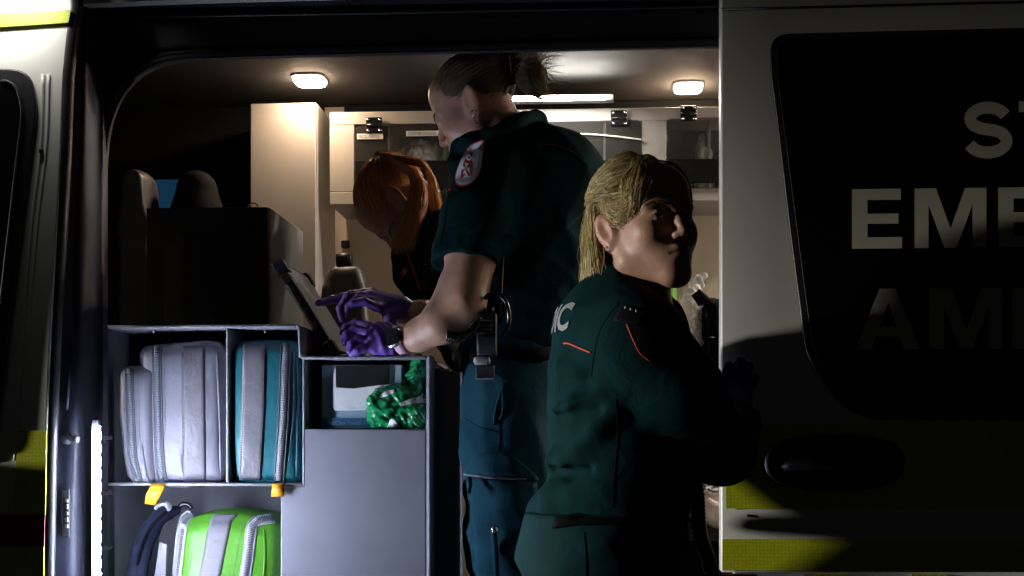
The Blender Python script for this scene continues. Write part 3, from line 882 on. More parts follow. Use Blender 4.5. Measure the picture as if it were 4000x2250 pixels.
# recessed handle cup
hp = []
for t in np.linspace(0, 2 * math.pi, 48, endpoint=False):
    c, s = math.cos(t), math.sin(t)
    hp.append((3258 + 275 * np.sign(c) * abs(c) ** 0.72, 1808 + 112 * np.sign(s) * abs(s) ** 0.8))
rings = [(1.0, -0.0025), (0.975, -0.010), (0.92, -0.014), (0.84, -0.010), (0.6, -0.0055), (0.25, -0.005)]
hv, hf = [], []
for sc_, dy in rings:
    for x, y in hp: hv.append(P(3258 + (x - 3258) * sc_, 1808 + (y - 1808) * sc_, Yd(1808) + dy))
nh = len(hp)
for i in range(len(rings) - 1):
    for j in range(nh): hf.append([i * nh + j, i * nh + (j + 1) % nh, (i + 1) * nh + (j + 1) % nh, (i + 1) * nh + j])
hf.append([(len(rings) - 1) * nh + j for j in range(nh)])
dh = from_vf('door_handle', hv, hf, 'black', sd_)
BASE[dh.name] = BASE[V.name]
tube('handle_grip', [P(x, y, Yd(1808) + d) for x, y, d in ((3050, 1830, -0.004), (3090, 1815, -0.020), (3250, 1806, -0.026), (3420, 1812, -0.020), (3465, 1825, -0.004))], [0.008, 0.012, 0.013, 0.012, 0.008], 'black', dh, 10)
tube('bolt', [P(2921, 2014, Yd(2014) + 0.002), P(2921, 2014, Yd(2014) - 0.003)], 0.0025, 'rubber', sd_, 8)

# ================================================================== WALL LOCKER ABOVE THE FAR WALL
YL = 4.15
W = root('wall_locker', 'cream overhead locker with three smoked clear flap doors under the roof', 'locker', P(2050, 800, YL))
zt, zb = P(2000, 428, YL).z, P(2000, 792, YL).z
def strip(x0, y0, x1, y1, name='front_panel', m='cream', Ya=YL, Yc=YL + 0.016):
    a = P(x0, y1, Ya); b = P(x1, y0, Ya); return box(name, (a.x, Ya, a.z), (b.x, Yc, b.z), m, W, 0.002)


T_, B_ = zt, zb
def xs(x): return P(x, 600, YL).x
def zz(y): return P(2000, y, YL).z
rail_top = box('front_panel', (xs(1288), YL, zz(478)), (xs(3400), YL + 0.016, zt), 'cream', W, 0.002)
box('front_panel', (xs(1288), YL, zb), (xs(3400), YL + 0.016, zz(742)), 'cream', W, 0.002)
for x0, x1 in ((1288, 1384), (1806, 2066), (2508, 2602), (3020, 3400)):
    box('front_panel', (xs(x0), YL, zz(741.5)), (xs(x1), YL + 0.016, zz(478.5)), 'cream', W, 0.0015)
box('underside', (xs(1288), YL + 0.017, zb), (xs(3400), 4.418, zb + 0.012), 'cream', W, 0.001)
box('locker_top', (xs(1288), YL + 0.017, zt - 0.012), (xs(3400), 4.418, zt), 'cream', W, 0.001)
box('locker_back', (xs(1288), 4.405, zb + 0.013), (xs(3400), 4.418, zt - 0.013), 'lining', W, 0.001)
box('light_pelmet', (xs(1288), 4.385, zt + 0.001), (xs(3400), 4.418, 2.269), 'darklining', W, 0.004)
for x in (1515, 1930, 2152, 2362, 2773):
    box('divider', (xs(x) - 0.003, YL + 0.018, zb + 0.014), (xs(x) + 0.003, 4.40, zz(480)), 'cream', W, 0.001)
bays = [[(1382, 492), (1804, 486), (1804, 738), (1432, 738), (1382, 692)], [(2070, 478), (2506, 466), (2506, 738), (2070, 738)], [(2604, 462), (3016, 452), (3016, 736), (2604, 736)]]
doors = []
for i, bp in enumerate(bays):
    q = rounded(bp, [34, 24, 20, 20, 20] if i == 0 else [20, 30, 20, 20], 5)
    d = prism('flap_door', [P(x, y, YL - 0.006) for x, y in q], 0.005, 'plexi', W, 0.001)
    BASE[d.name] = BASE[W.name]; doors.append(d)
    lo_y = 626 if i < 2 else 620
    x0 = bp[0][0] + 4; x1 = bp[1][0] - 4
    if i == 0: tp = [(x0, lo_y), (x1, lo_y), (x1, 734), (1436, 734), (x0, 690)]
    else: tp = [(x0, lo_y), (x1, lo_y), (x1, 690 if i == 1 else 715), (x0, 690 if i == 1 else 715)]
    prism('mesh_tray', [P(x, y, YL - 0.012) for x, y in tp], 0.005, 'tray', W, 0.002)
for hx, hy in ((1461, 489), (1790, 480), (2084, 466), (2418, 461), (2690, 443)):
    s = 32; Yh = YL - 0.0062
    h = pbox('hinge', hx - s, hy - 32, hx + s, hy - 3, Yh - 0.006, Yh, 'blackgloss', W, 0.002)
    h2 = pbox('hinge_leaf', hx - s, hy + 4, hx + s, hy + 30, Yh - 0.006, Yh, 'blackgloss', h, 0.002)
    a_, b_ = P(hx - s, hy, Yh - 0.006), P(hx + s, hy, Yh - 0.006)
    tube('hinge_pin', [a_, b_], 0.0052, 'blackgloss', h, 10)
    for bx in (-23, 23):
        for by in (-22, 21):
            c = P(hx + bx, hy + by, Yh - 0.006); tube('bolt', [c, c + Vector((0, -0.003, 0))], 0.0042, 'steel', h, 8)
for t, x0, x1, y0, y1 in (('ECG PAPER', 1394, 1496, 521, 544), ('DEFIB PADS', 1586, 1712, 510, 532)):
    lb = pbox('label_strip', x0, y0, x1, y1, YL - 0.0085, YL - 0.0062, 'tape', W, 0)
    BASE[lb.name] = BASE[W.name]
    text_on('print', t, x0 + 10, x1 - 10, y0 + 6, y1 - 5, 'greyprint', lb, Y=YL - 0.0085, off=0.0006, bold=0.01)
tube('cable', [P(x, y, YL - 0.008) for x, y, _ in smooth_path([(2070, 540, 0), (2150, 528, 0), (2200, 524, 0), (2290, 524, 0), (2400, 533, 0), (2506, 546, 0)], 6)], 0.0028, 'tape', W, 8)  # white line modelled in place of the tube lamp's reflection on the flap

def crumple(seed, amp, fr_):
    r_ = np.random.default_rng(seed); ks = r_.normal(size=(9, 3)) * fr_; ph = r_.uniform(0, 6, 9)
    def f(p):
        o = np.zeros(len(p))
        for k in range(9): o += np.abs(np.sin(p @ ks[k] + ph[k] + 1.5 * np.sin(p @ ks[(k + 3) % 9] * 0.6))) - 0.6
        return o / 9 * amp * 2.2
    return f


def lump(name, c, r, m, parent=None, amp=0.012, fr_=50, seed=1, h=0.004, **kw):
    s = Sculpt().ell(c, r); v, f = s.mesh(h, crumple(seed, amp, fr_), smooth=1)
    o = np_mesh(name, v, f, m, parent, **kw); return o


def shelf_z(c, zr, z): return Vector((c.x, c.y, z + zr))


zs = zb + 0.013
c = P(1640, 590, 4.235); lump('plastic_pouch', (c.x, c.y, zs + 0.095), (0.075, 0.06, 0.095), 'bagwhite', None, 0.02, 45, 3, label='milky crumpled plastic pouch behind the flap door by the defib pads label', cat='pouch')
c = P(1450, 640, 4.29); lump('paper_roll_pack', (c.x, c.y, zs + 0.06), (0.035, 0.06, 0.06), 'darklining', None, 0.006, 40, 4, label='dark pack behind the flap door under the ecg paper label', cat='pack')
c = P(1748, 600, 4.22); lump('lime_sachet', (c.x, c.y, zs + 0.085), (0.018, 0.03, 0.085), 'green', None, 0.006, 50, 5, label='thin lime green sachet beside the milky pouch in the locker', cat='sachet')
c = P(2300, 600, 4.225); rp_ = lump('red_pack', (c.x, c.y, zs + 0.075), (0.055, 0.05, 0.075), 'red', None, 0.012, 40, 6, label='red soft pack with a white mark in the middle locker bay', cat='pack')
b_ = bvh_of(rp_); q = [(2262, 612), (2280, 600), (2296, 590), (2312, 606), (2330, 604), (2318, 624), (2300, 640), (2274, 636)]
from_vf('white_mark', [on(b_, x, y, 0.002, 4.25) for x, y in q], [list(range(8))], 'tape', rp_)
c = P(2440, 610, 4.23); lump('blue_pouch', (c.x, c.y, zs + 0.065), (0.04, 0.04, 0.065), 'carton', None, 0.012, 45, 7, label='pale blue plastic pouch in the right of the middle locker bay', cat='pouch')
c = P(2745, 590, 4.235); lump('tall_pouch', (c.x, c.y, zs + 0.095), (0.022, 0.05, 0.10), 'bagwhite', None, 0.014, 45, 8, label='tall folded white pouch in the locker bay nearest the open door', cat='pouch')
c = P(2830, 610, 4.28); lump('grey_pouch', (c.x, c.y, zs + 0.085), (0.03, 0.05, 0.085), 'lining', None, 0.014, 45, 9, label='grey pouch right of the divider in the locker bay nearest the open door', cat='pouch')

# ================================================================== TALL CABINET, BOX, SEATS
TC = root('tall_cabinet', 'tall cream cabinet standing between the cab and the wall locker', 'cabinet', (P(1105, 1000, 4.12).x, 4.25, FZ))
a, b = P(975, 402, 4.12), P(1236, 402, 4.12)
box('carcass', (a.x, 4.14, FZ), (b.x, 4.415, a.z), 'cream', TC, 0.004)
box('cabinet_door', (a.x + 0.002, 4.12, FZ + 0.05), (b.x - 0.001, 4.138, a.z - 0.002), 'cream', TC, 0.003)
lt = pbox('wall_latch', 1332, 938, 1362, 968, 4.40, 4.419, 'black', V, 0.003)

EB = root('equipment_box', 'black fronted metal equipment box on top of the grey storage unit', 'box', P(810, 1262, 3.4))
z0, z1 = 1.462, P(810, 810, 3.3).z
xa, xb = P(572, 1000, 3.3).x, P(1053, 1000, 3.3).x
M['boxgrey'] = mat('grey_painted_steel', (0.34, 0.34, 0.32), 0.5, var=0.06)
box('shell', (xa, 3.306, z0), (xb, 3.68, z1), 'boxgrey', EB, 0.004)
fp = box('front_plate', (xa, 3.300, z0), (xb - 0.006, 3.3055, z1), 'black', EB, 0.002)
q = rounded([(632, 905), (1045, 905), (1045, 1300), (632, 1300)], 60, 5)
prism('recess_panel', [P(x, y, 3.295) for x, y in q], 0.0045, 'blackgloss', EB, 0.002)
V_, F_ = [], []
for i in range(4):
    for j in range(6):
        c = P(800 + i * 14 + (j % 2) * 7, 1042 + j * 16, 3.2945)
        v, f = tube_vf([c, c + Vector((0, -0.002, 0))], 0.0027, 6); k = len(V_); V_ += v; F_ += [[x + k for x in g_] for g_ in f]
from_vf('vent_studs', V_, F_, 'rubber', EB, kind='stuff')
tube('wire_loop', [P(x, y, 3.33) for x, y, _ in smooth_path([(968, 812, 0), (972, 800, 0), (985, 794, 0), (1002, 798, 0), (1008, 812, 0)], 5)], 0.0018, 'steel', EB, 6)

s = Sculpt()
a = P(545, 760, 3.75); s.chain([P(548, 720, 3.78), P(552, 900, 3.78), P(560, 1250, 3.78)], [0.035, 0.042, 0.05], 0.03, flatn=(0, 1, 0), fl=3.0)
v, f = s.mesh(0.007); st1 = np_mesh('cab_seat', v, f, 'seat', None, label='grey vinyl cab seat back lit from the side, left of the blue window', cat='seat')
s = Sculpt().chain([P(770, 745, 3.85), P(770, 850, 3.85), P(775, 1250, 3.85)], [0.055, 0.066, 0.07], 0.03, flatn=(0, 1, 0), fl=1.3)
v, f = s.mesh(0.008); np_mesh('cab_seat', v, f, 'seatdark', None, label='dark cloth cab headrest in front of the blue window, behind the black box', cat='seat')
pbox('cab_side_window', 585, 700, 712, 830, 4.385, 4.398, 'bluewin', V, 0.003)

JS = root('jump_seat', 'grey folding seat back with a black roll headrest behind the gloved hands', 'seat', P(1340, 1400, 3.95))
s = Sculpt()
for y, x0, x1, r in ((1066, 1318, 1384, 0.018), (1100, 1302, 1396, 0.022), (1160, 1290, 1400, 0.026), (1240, 1282, 1404, 0.027), (1330, 1276, 1408, 0.028), (1430, 1272, 1410, 0.028)):
    s.cone(P(x0, y, 3.97), P(x1, y, 3.97), r, r, 0.03)
s.chain([P(1312, 1062, 3.962), P(1284, 1130, 3.955), P(1268, 1260, 3.95), P(1262, 1420, 3.95)], [0.014, 0.018, 0.020, 0.020], 0.005)
s.chain([P(1388, 1060, 3.962), P(1404, 1120, 3.955), P(1414, 1250, 3.95), P(1418, 1420, 3.95)], [0.014, 0.018, 0.020, 0.020], 0.005)
v, f = s.mesh(0.005); np_mesh('backrest', v, f, 'seat', JS)
tube('headrest', [P(x, y, 3.93) for x, y in ((1315, 1018), (1317, 1018), (1345, 1015), (1373, 1012), (1375, 1012))], [0.015, 0.0195, 0.020, 0.0195, 0.015], 'black', JS, 14)

# ================================================================== GREY STORAGE UNIT IN THE DOORWAY
Yf, Yk = 2.95, 3.32
U = root('storage_unit', 'grey metal storage unit with open bays standing in the ambulance doorway', 'storage unit', (P(1050, 2000, Yf).x, 3.1, FZ))
def ux(x, Y=Yf): return P(x, 1700, Y).x
def uz(y, Y=Yf): return P(1050, y, Y).z
def ub(name, x0, y0, x1, y1, Ya=Yf, Yc=Yk, m='greymetal', bev=0.003, parent=None):
    return box(name, (ux(x0), Ya, uz(y1)), (ux(x1), Yc, uz(y0)), m, parent or U, bev)


zbot = HZ + (CAMZ - FZ) * F / Yf
ub('side_panel', 402, 1269, 415, zbot)
ub('top_panel', 415.5, 1267, 1156, 1281, Yf, 3.72)
ub('divider', 882, 1281.5, 894, 1886)
ub('shelf', 415.5, 1887, 1180, 1899)
ub('upright', 1180.5, 1392, 1192, 1899)
ub('back_panel', 415.5, 1281.5, 1160, 1404.5, Yk - 0.012, Yk, bev=0.001)
ub('back_panel', 415.5, 1405, 1690, zbot, Yk - 0.012, Yk, bev=0.001)
# rounded step down from the top to the writing tray
stp = [(1156, 1266), (1168, 1269), (1174, 1282), (1178, 1380), (1186, 1391), (1664, 1391), (1664, 1404), (1180, 1404), (1168, 1396), (1163, 1290), (1156, 1281)]
bm = bmesh.new(); n_ = len(stp)
va = [bm.verts.new((ux(x), Yf - 0.002, uz(y))) for x, y in stp]; vb = [bm.verts.new((ux(x), 3.62, uz(y))) for x, y in stp]
bm.faces.new(va); bm.faces.new(vb[::-1])
for i in range(n_): bm.faces.new([va[i], va[(i + 1) % n_], vb[(i + 1) % n_], vb[i]])
tr = from_bm('writing_tray', bm, 'greymetal', U); sharp(tr); bevel(tr, 0.0025)
ub('bay_floor', 1192.5, 1676, 1664, 1688, Yf + 0.004, Yk - 0.013)
prism('front_panel', [Vector((ux(x), Yf + 0.001, uz(y))) for x, y in ((1187, 1676.5), (1664.5, 1676.5), (1664.5, zbot), (1096, zbot), (1096, 1899.5), (1187, 1899.5))], 0.02, 'greymetal', U, 0.003)
ub('inner_wall', 1096.5, 1900, 1107, zbot, Yf + 0.022, Yk - 0.013)
ps = ub('corner_post', 1665, 1389, 1690, zbot, Yf - 0.004, Yf + 0.05, bev=0.008)
# slanting side of the unit towards the aisle
a0, a1, b0, b1 = (P(1691.5, 1440, 3.0), P(1691.5, 2600, 3.0), P(1806, 1455, 2.965), P(1806, 2500, 2.965))
a1.z = b1.z = FZ
pts = [a0, b0, b1, a1]; nv = Vector((0.012, -0.003, 0))
from_vf('aisle_panel', pts + [p - nv for p in pts], [[0, 1, 2, 3], [7, 6, 5, 4], [0, 4, 5, 1], [1, 5, 6, 2], [2, 6, 7, 3], [3, 7, 4, 0]], 'bin', U, smooth=False)
def rivet(x, y, Y, r=0.0035):
    c = P(x, y, Y); tube('rivet', [c, c + Vector((0.004, -0.001, 0))], r, 'steel', U, 8)
for x, y, Y in ((424, 1382, 3.0), (433, 1422, 3.02), (487, 2030, 3.2)): rivet(x, y, Y)
c = P(487, 2030, Yk - 0.012); tube('bolt', [c, c + Vector((0, -0.012, 0))], 0.004, 'steel', U, 8)
for x in (600, 1036): 
    c = P(x, 1288, 3.0); tube('screw', [c, c - Vector((0, 0, 0.008))], 0.003, 'steel', U, 8)
tube('strap_loop', [P(x, y, 3.0) for x, y, _ in smooth_path([(1706, 1332, 0), (1742, 1336, 0), (1772, 1362, 0), (1800, 1408, 0), (1798, 1440, 0)], 6)], 0.0055, 'piping', U, 6)
tube('strap', [P(x, y, 3.01) for x, y, _ in smooth_path([(1730, 1345, 0), (1738, 1380, 0), (1760, 1420, 0), (1790, 1450, 0)], 6)], 0.009, 'webbing', U, 6)

# ---- bags
def zipper(thing, bvh, path, w, fb, name='zipper', tape='zip', teeth='teeth', tw=None):
    p = np.array(path, float)
    t = np.gradient(p, axis=0); t /= np.linalg.norm(t, axis=1)[:, None]; nn = np.stack([t[:, 1], -t[:, 0]], 1) * w
    z = grid_on(name, bvh, between(p - nn, p + nn, 28, 2), tape, thing, 0.0015, fb, 0.002)
    BASE[z.name] = BASE[thing.name]
    # interlocking teeth
    s = np.concatenate([[0], np.cumsum(np.linalg.norm(np.diff(p, axis=0), axis=1))]); V_, F_ = [], []
    tw = tw or w * 0.62
    for i, u in enumerate(np.arange(4, s[-1] - 4, 6.5)):
        x, y = np.interp(u, s, p[:, 0]), np.interp(u, s, p[:, 1]); tx, ty = np.interp(u, s, t[:, 0]), np.interp(u, s, t[:, 1])
        a_ = on(bvh, x - ty * tw, y + tx * tw, 0.004, fb); b2 = on(bvh, x + ty * tw, y - tx * tw, 0.004, fb)
        v, f = tube_vf([a_, b2], 0.0012, 5); k = len(V_); V_ += v; F_ += [[q + k for q in g_] for g_ in f]
    from_vf('zip_teeth', V_, F_, teeth, z, kind='stuff')
    # raised tape edges
    for sg in (-1, 1):
        e = p + sg * nn * 1.05
        seam_on('zip_edge', bvh, [tuple(q) for q in e[:: max(1, len(e) // 8)]] + [tuple(e[-1])], 0.0016, tape, z, 0.002, 5, fb)
    return z


def wv(x, y, Y): return P(x, y, Y)
# silver grey kit bag
G = soft_box('kit_bag', (wv(556, 1880, 2.966).x, 2.966, uz(1886, 2.95) + 0.0005), (wv(880, 1350, 2.966).x - 0.004, 3.26, wv(700, 1347, 2.966).z), 'greybag', None, 0.012, 0.022, (22, 22, 22), 0.0016, 3,
             shape=lambda p, v: p + np.stack([0.012 * np.clip(-v[:, 2], -1, 1) * (v[:, 0] < 0), 0 * v[:, 0], 0.004 * np.sin(v[:, 0] * 3)], 1),
             label='silver grey zipped kit bag standing in the left upper bay', cat='bag')
bvG = bvh_of(G)
pk = soft_box('front_pocket', (wv(462, 1880, 2.95).x, 2.952, uz(1886, 2.95) + 0.0005), (wv(600, 1430, 2.95).x, 3.2, wv(520, 1436, 2.95).z), 'greybag', G, 0.008, 0.018, (16, 16, 16), 0.0014, 5,
              shape=lambda p, v: p + np.stack([0.016 * np.clip(-v[:, 2], -0.2, 1) * (v[:, 0] < 0.3), 0 * v[:, 0], 0 * v[:, 0]], 1))
BASE[pk.name] = BASE[G.name]
bvP = bvh_of(pk)
zipper(G, bvG, [(612, 1352), (613, 1420), (617, 1560), (621, 1720), (628, 1830), (640, 1880)], 15, 3.0)
zipper(pk, bvP, [(506, 1442), (508, 1560), (514, 1700), (522, 1800), (540, 1878)], 14, 3.0)
grid_on('reflective_stripe', bvG, between([(708, 1352), (712, 1600), (716, 1878)], [(797, 1352), (799, 1600), (803, 1878)], 40, 6), 'reflex', G, 0.0018, 3.0, 0.0015)
for pth in ([(642, 1360), (645, 1560), (648, 1700)], [(714, 1360), (718, 1870)], [(790, 1360), (796, 1870)]): stitches_on('stitching', bvG, pth, 'stitch', G, fallback=3.0, off=0.003)
stitches_on('stitching', bvP, [(540, 1460), (546, 1700), (552, 1860)], 'stitch', pk, fallback=3.0)
seam_on('bottom_binding', bvG, [(645, 1876), (740, 1880), (868, 1878)], 0.0035, 'navy', G, 0.001)
seam_on('edge_binding', bvG, [(846, 1358), (856, 1600), (862, 1870)], 0.0028, 'greybag', G, 0.001)
tube('carry_handle', [P(x, y, Y) for x, y, Y in ((600, 1352, 3.1), (625, 1325, 3.08), (700, 1308, 3.06), (745, 1310, 3.06), (770, 1350, 3.1))], 0.010, 'webbing', G, 6)
tube('carry_handle', [P(x, y, Y) for x, y, Y in ((760, 1352, 3.16), (800, 1325, 3.14), (840, 1305, 3.12), (868, 1320, 3.12), (874, 1350, 3.14))], 0.010, 'webbing', G, 6)
# teal kit bag
TB = soft_box('kit_bag', (wv(895, 1880, 2.966).x + 0.002, 2.966, uz(1886, 2.95) + 0.0005), (wv(1178, 1340, 2.966).x, 3.27, wv(1000, 1338, 2.966).z), 'teal', None, 0.012, 0.022, (22, 22, 22), 0.0014, 8,
              label='teal zipped kit bag with a grey reflective stripe in the upper bay', cat='bag')
bvT = bvh_of(TB)
grid_on('reflective_stripe', bvT, between([(950, 1342), (945, 1600), (934, 1874)], [(1038, 1342), (1034, 1600), (1018, 1874)], 40, 6), 'reflex', TB, 0.0018, 3.0, 0.0015)
zipper(TB, bvT, [(1118, 1342), (1113, 1450), (1108, 1620), (1098, 1760), (1090, 1880)], 17, 3.0)
for pth in ([(956, 1350), (951, 1600), (940, 1868)], [(1033, 1350), (1029, 1600), (1013, 1868)], [(1086, 1500), (1082, 1700), (1072, 1850)], [(1148, 1380), (1146, 1600), (1128, 1800)]): stitches_on('stitching', bvT, pth, 'stitch', TB, fallback=3.0, off=0.003)
seam_on('edge_binding', bvT, [(905, 1352), (900, 1600), (896, 1868)], 0.0022, 'zip', TB)
seam_on('edge_binding', bvT, [(1160, 1360), (1162, 1600), (1158, 1860)], 0.0030, 'teal', TB)
seam_on('bottom_binding', bvT, [(905, 1868), (1000, 1874), (1085, 1878)], 0.0025, 'teal', TB)
tube('carry_handle', [P(x, y, Y) for x, y, Y in ((930, 1345, 3.1), (960, 1318, 3.08), (1040, 1308, 3.06), (1090, 1296, 3.06), (1130, 1335, 3.1))], 0.010, 'webbing', TB, 6)
# pull tabs hanging over the shelf edge
for nm, lab, q in (('pull_tab', 'bent yellow pull tab hanging below the grey kit bag', [(594, 1893, 2.943), (645, 1893, 2.943), (640, 1912, 2.935), (626, 1935, 2.93), (606, 1972, 2.938), (566, 1966, 2.938), (572, 1932, 2.93), (584, 1910, 2.935)]),
                   ('pull_tab', 'short amber pull tab hanging below the teal kit bag', [(1064, 1892, 2.943), (1112, 1892, 2.943), (1112, 1915, 2.938), (1108, 1938, 2.942), (1060, 1938, 2.942), (1062, 1915, 2.938)])):
    n2 = len(q) // 2
    o = from_vf(nm, [P(*w) for w in q], [[i, i + 1, len(q) - 2 - i, len(q) - 1 - i] if i else [0, 1, len(q) - 1, len(q) - 1] for i in range(0, 1)] if False else ([[0, 1, 2, 7], [7, 2, 3, 6], [6, 3, 4, 5]] if len(q) == 8 else [[0, 1, 2, 5], [5, 2, 3, 4]]), 'orange', None, label=lab, cat='tab', group='yellow pull tabs on the shelf edge')
    sl = o.modifiers.new('thickness', 'SOLIDIFY'); sl.thickness = 0.0025
# lime green backpack
def gshape(p, v):
    q = p.copy(); topk = np.clip(v[:, 2], 0, 1) ** 3
    q[:, 2] += topk * (-0.010 * (v[:, 0]) ** 2 - 0.012 * np.clip(v[:, 0], 0, 1))
    q[:, 0] += -0.014 * np.clip(-v[:, 2], -1, 1) * np.clip(-v[:, 0], 0, 1)
    q[:, 1] += -0.02 * np.clip(-v[:, 2], -1, 1) * (v[:, 1] < 0)
    return q


GB = soft_box('backpack', (wv(660, 2000, 2.985).x, 2.99, FZ + 0.115), (ux(1094, 2.99), 3.28, wv(850, 2022, 2.985).z), 'green', None, 0.014, 0.03, (24, 24, 24), 0.0018, 12, shape=gshape,
              label='lime green backpack with silver stripe and grey zips in the lower bay', cat='bag')
bvB = bvh_of(GB)
grid_on('reflective_stripe', bvB, between([(838, 2008), (822, 2030), (806, 2110), (776, 2270)], [(930, 2010), (904, 2034), (888, 2110), (856, 2270)], 30, 6), 'reflex', GB, 0.0018, 3.02, 0.0015)
zipper(GB, bvB, [(748, 2006), (722, 2030), (708, 2090), (700, 2160), (688, 2275)], 17, 3.02, tape='piping', teeth='zip')
zipper(GB, bvB, [(1070, 2024), (1010, 2034), (985, 2055), (972, 2150), (955, 2275)], 18, 3.02, tape='piping', teeth='zip')
for pth in ([(765, 2050), (745, 2180), (735, 2260)], [(942, 2055), (925, 2180), (905, 2260)], [(812, 2060), (796, 2160), (776, 2260)]): stitches_on('stitching', bvB, pth, 'stitch', GB, fallback=3.02, off=0.003)
seam_on('corner_seam', bvB, [(1030, 2070), (1034, 2150), (1030, 2260)], 0.0025, 'green', GB)
s = Sculpt().chain([P(690, 1992, 3.05), P(640, 2004, 3.04), P(592, 2060, 3.02), P(556, 2140, 3.0), P(538, 2230, 2.99), P(528, 2340, 2.99)], [0.012, 0.017, 0.020, 0.021, 0.021, 0.020], 0.01)
v, f = s.mesh(0.005, lambda p: folds(p, [((0.3, 0, 1), 0.05, 0.0022, 1.0)])); np_mesh('shoulder_strap', v, f, 'navy', GB)
tube('strap_webbing', [P(x, y, 2.975) for x, y, _ in smooth_path([(648, 1998, 0), (596, 2050, 0), (556, 2130, 0), (530, 2240, 0)], 5)], 0.004, 'webbing', GB, 6)
q = [(622, 2116), (652, 2128), (646, 2330), (592, 2330)]
prism('white_flap', [P(x, y, 2.992) for x, y in q], 0.004, 'greybag', GB, 0.001)
tube('strap_clip', [P(x, y, 3.02) for x, y, _ in smooth_path([(606, 1988, 0), (622, 1974, 0), (648, 1970, 0), (664, 1984, 0), (654, 1992, 0)], 4)], [0.004] * 8 + [0.007] * 4 + [0.004] * 5, 'piping', GB, 8)
tube('strap_clip', [P(x, y, 3.06) for x, y, _ in smooth_path([(700, 1978, 0), (716, 1968, 0), (738, 1972, 0), (750, 1988, 0)], 4)], 0.005, 'blackgloss', GB, 8)

# ---- towel carton and green wipes packet in the right bay
CB = root('towel_carton', 'pale blue paper towel carton in the bay under the writing tray', 'carton', (P(1400, 1670, 2.985).x, 3.2, uz(1676) + 0.0005))
zc = uz(1676) + 0.001
xa, xb = P(1256, 1600, 2.985).x, P(1570, 1600, 2.985).x; zt2 = P(1400, 1425, 2.985).z
box('body', (xa, 2.985, zc), (xb, 3.29, zt2), 'carton', CB, 0.002)
q = rounded([(1304, 1432), (1528, 1428), (1524, 1600), (1296, 1604)], 22, 4)
prism('towel_stack', [P(x, y, 2.982) for x, y in q], 0.004, 'tissue', CB, 0.001)
prism('opening', [P(x, y, 2.9795) for x, y in [(1310, 1428), (1522, 1424), (1520, 1500), (1440, 1510), (1380, 1518), (1312, 1514)]], 0.003, 'black', CB, 0.001)  # black slab stands in for the dark inside of the opening
pbox('blue_band', 1258, 1632, 1568, 1668, 2.9815, 2.9845, 'cartonblue', CB, 0.0)
bd = CB.children[-1]
text_on('print', 'MediClean Towels', 1278, 1408, 1644, 1660, 'carton', CB, Y=2.9815, off=0.0012, bold=0.0)

s = Sculpt()
s.ell(P(1490, 1600, 2.985), (0.028, 0.035, 0.038), k=0.02).ell(P(1560, 1560, 2.985), (0.045, 0.035, 0.030), k=0.02).ell(P(1600, 1620, 2.985), (0.050, 0.035, 0.030), k=0.02).ell(P(1510, 1645, 2.985), (0.03, 0.03, 0.016), k=0.015).ell(P(1630, 1480, 3.0), (0.02, 0.03, 0.05), k=0.02)
cr1, cr2 = crumple(21, 0.011, 34), crumple(22, 0.008, 95)
v, f = s.mesh(0.0028, lambda p: cr1(p) + cr2(p), clip=[((0, 0, uz(1676) + 0.0008), (0, 0, -1)), ((ux(1662), 0, 0), (1, 0, 0))], smooth=0)
GW = np_mesh('wipes_packet', v, f, 'greenfilm', None, label='crumpled glossy green and white wipes packet in the bay under the tray', cat='packet')
bvW = bvh_of(GW)
for nm, pa, pb in (('white_edge', [(1478, 1548), (1510, 1528), (1540, 1522)], [(1488, 1556), (1516, 1545), (1538, 1534)]), ('white_panel', [(1556, 1576), (1610, 1556), (1664, 1540)], [(1566, 1586), (1612, 1576), (1664, 1574)]),
                   ('white_corner', [(1512, 1668), (1524, 1642), (1530, 1636)], [(1570, 1668), (1552, 1656), (1540, 1640)])):
    grid_on(nm, bvW, between(pa, pb, 10, 3), 'whitefilm', GW, 0.0015, 3.03)
for k in range(4): stitches_on('fine_print', bvW, [(1592 + k * 13, 1618 - k * 9), (1626 + k * 11, 1660 - k * 8)], 'whitefilm', GW, 6, 4, 0.0006, 0.002, 3.03)

# ---- rugged tablet standing on the tray
TBt = root('tablet', 'black rugged tablet computer propped up on the grey writing tray', 'tablet', (P(1290, 1370, 3.1).x, 3.2, uz(1391) + 0.001))
def slab(name, x0, y0, x1, y1, th, off, Ya, Yc, m, trim=0.0, bev=0.003, parent=None):
    a = np.array(P(x0, y0, 3.05)); b = np.array(P(x1, y1, 3.05)); d = b - a; L = np.linalg.norm(d); d /= L; n = np.array([d[2], 0, -d[0]])
    if n[0] < 0: n = -n
    a, b = a + d * trim, b - d * trim
    pr = [a + n * off, a + n * (off + th), b + n * (off + th), b + n * off]
    vv = [p + np.array([0, Ya - 3.05, 0]) for p in pr] + [p + np.array([0, Yc - 3.05, 0]) for p in pr]
    o = from_vf(name, vv, [[0, 1, 2, 3], [7, 6, 5, 4], [0, 4, 5, 1], [1, 5, 6, 2], [2, 6, 7, 3], [3, 7, 4, 0]], m, parent or TBt)
    sharp(o); bevel(o, bev); return o


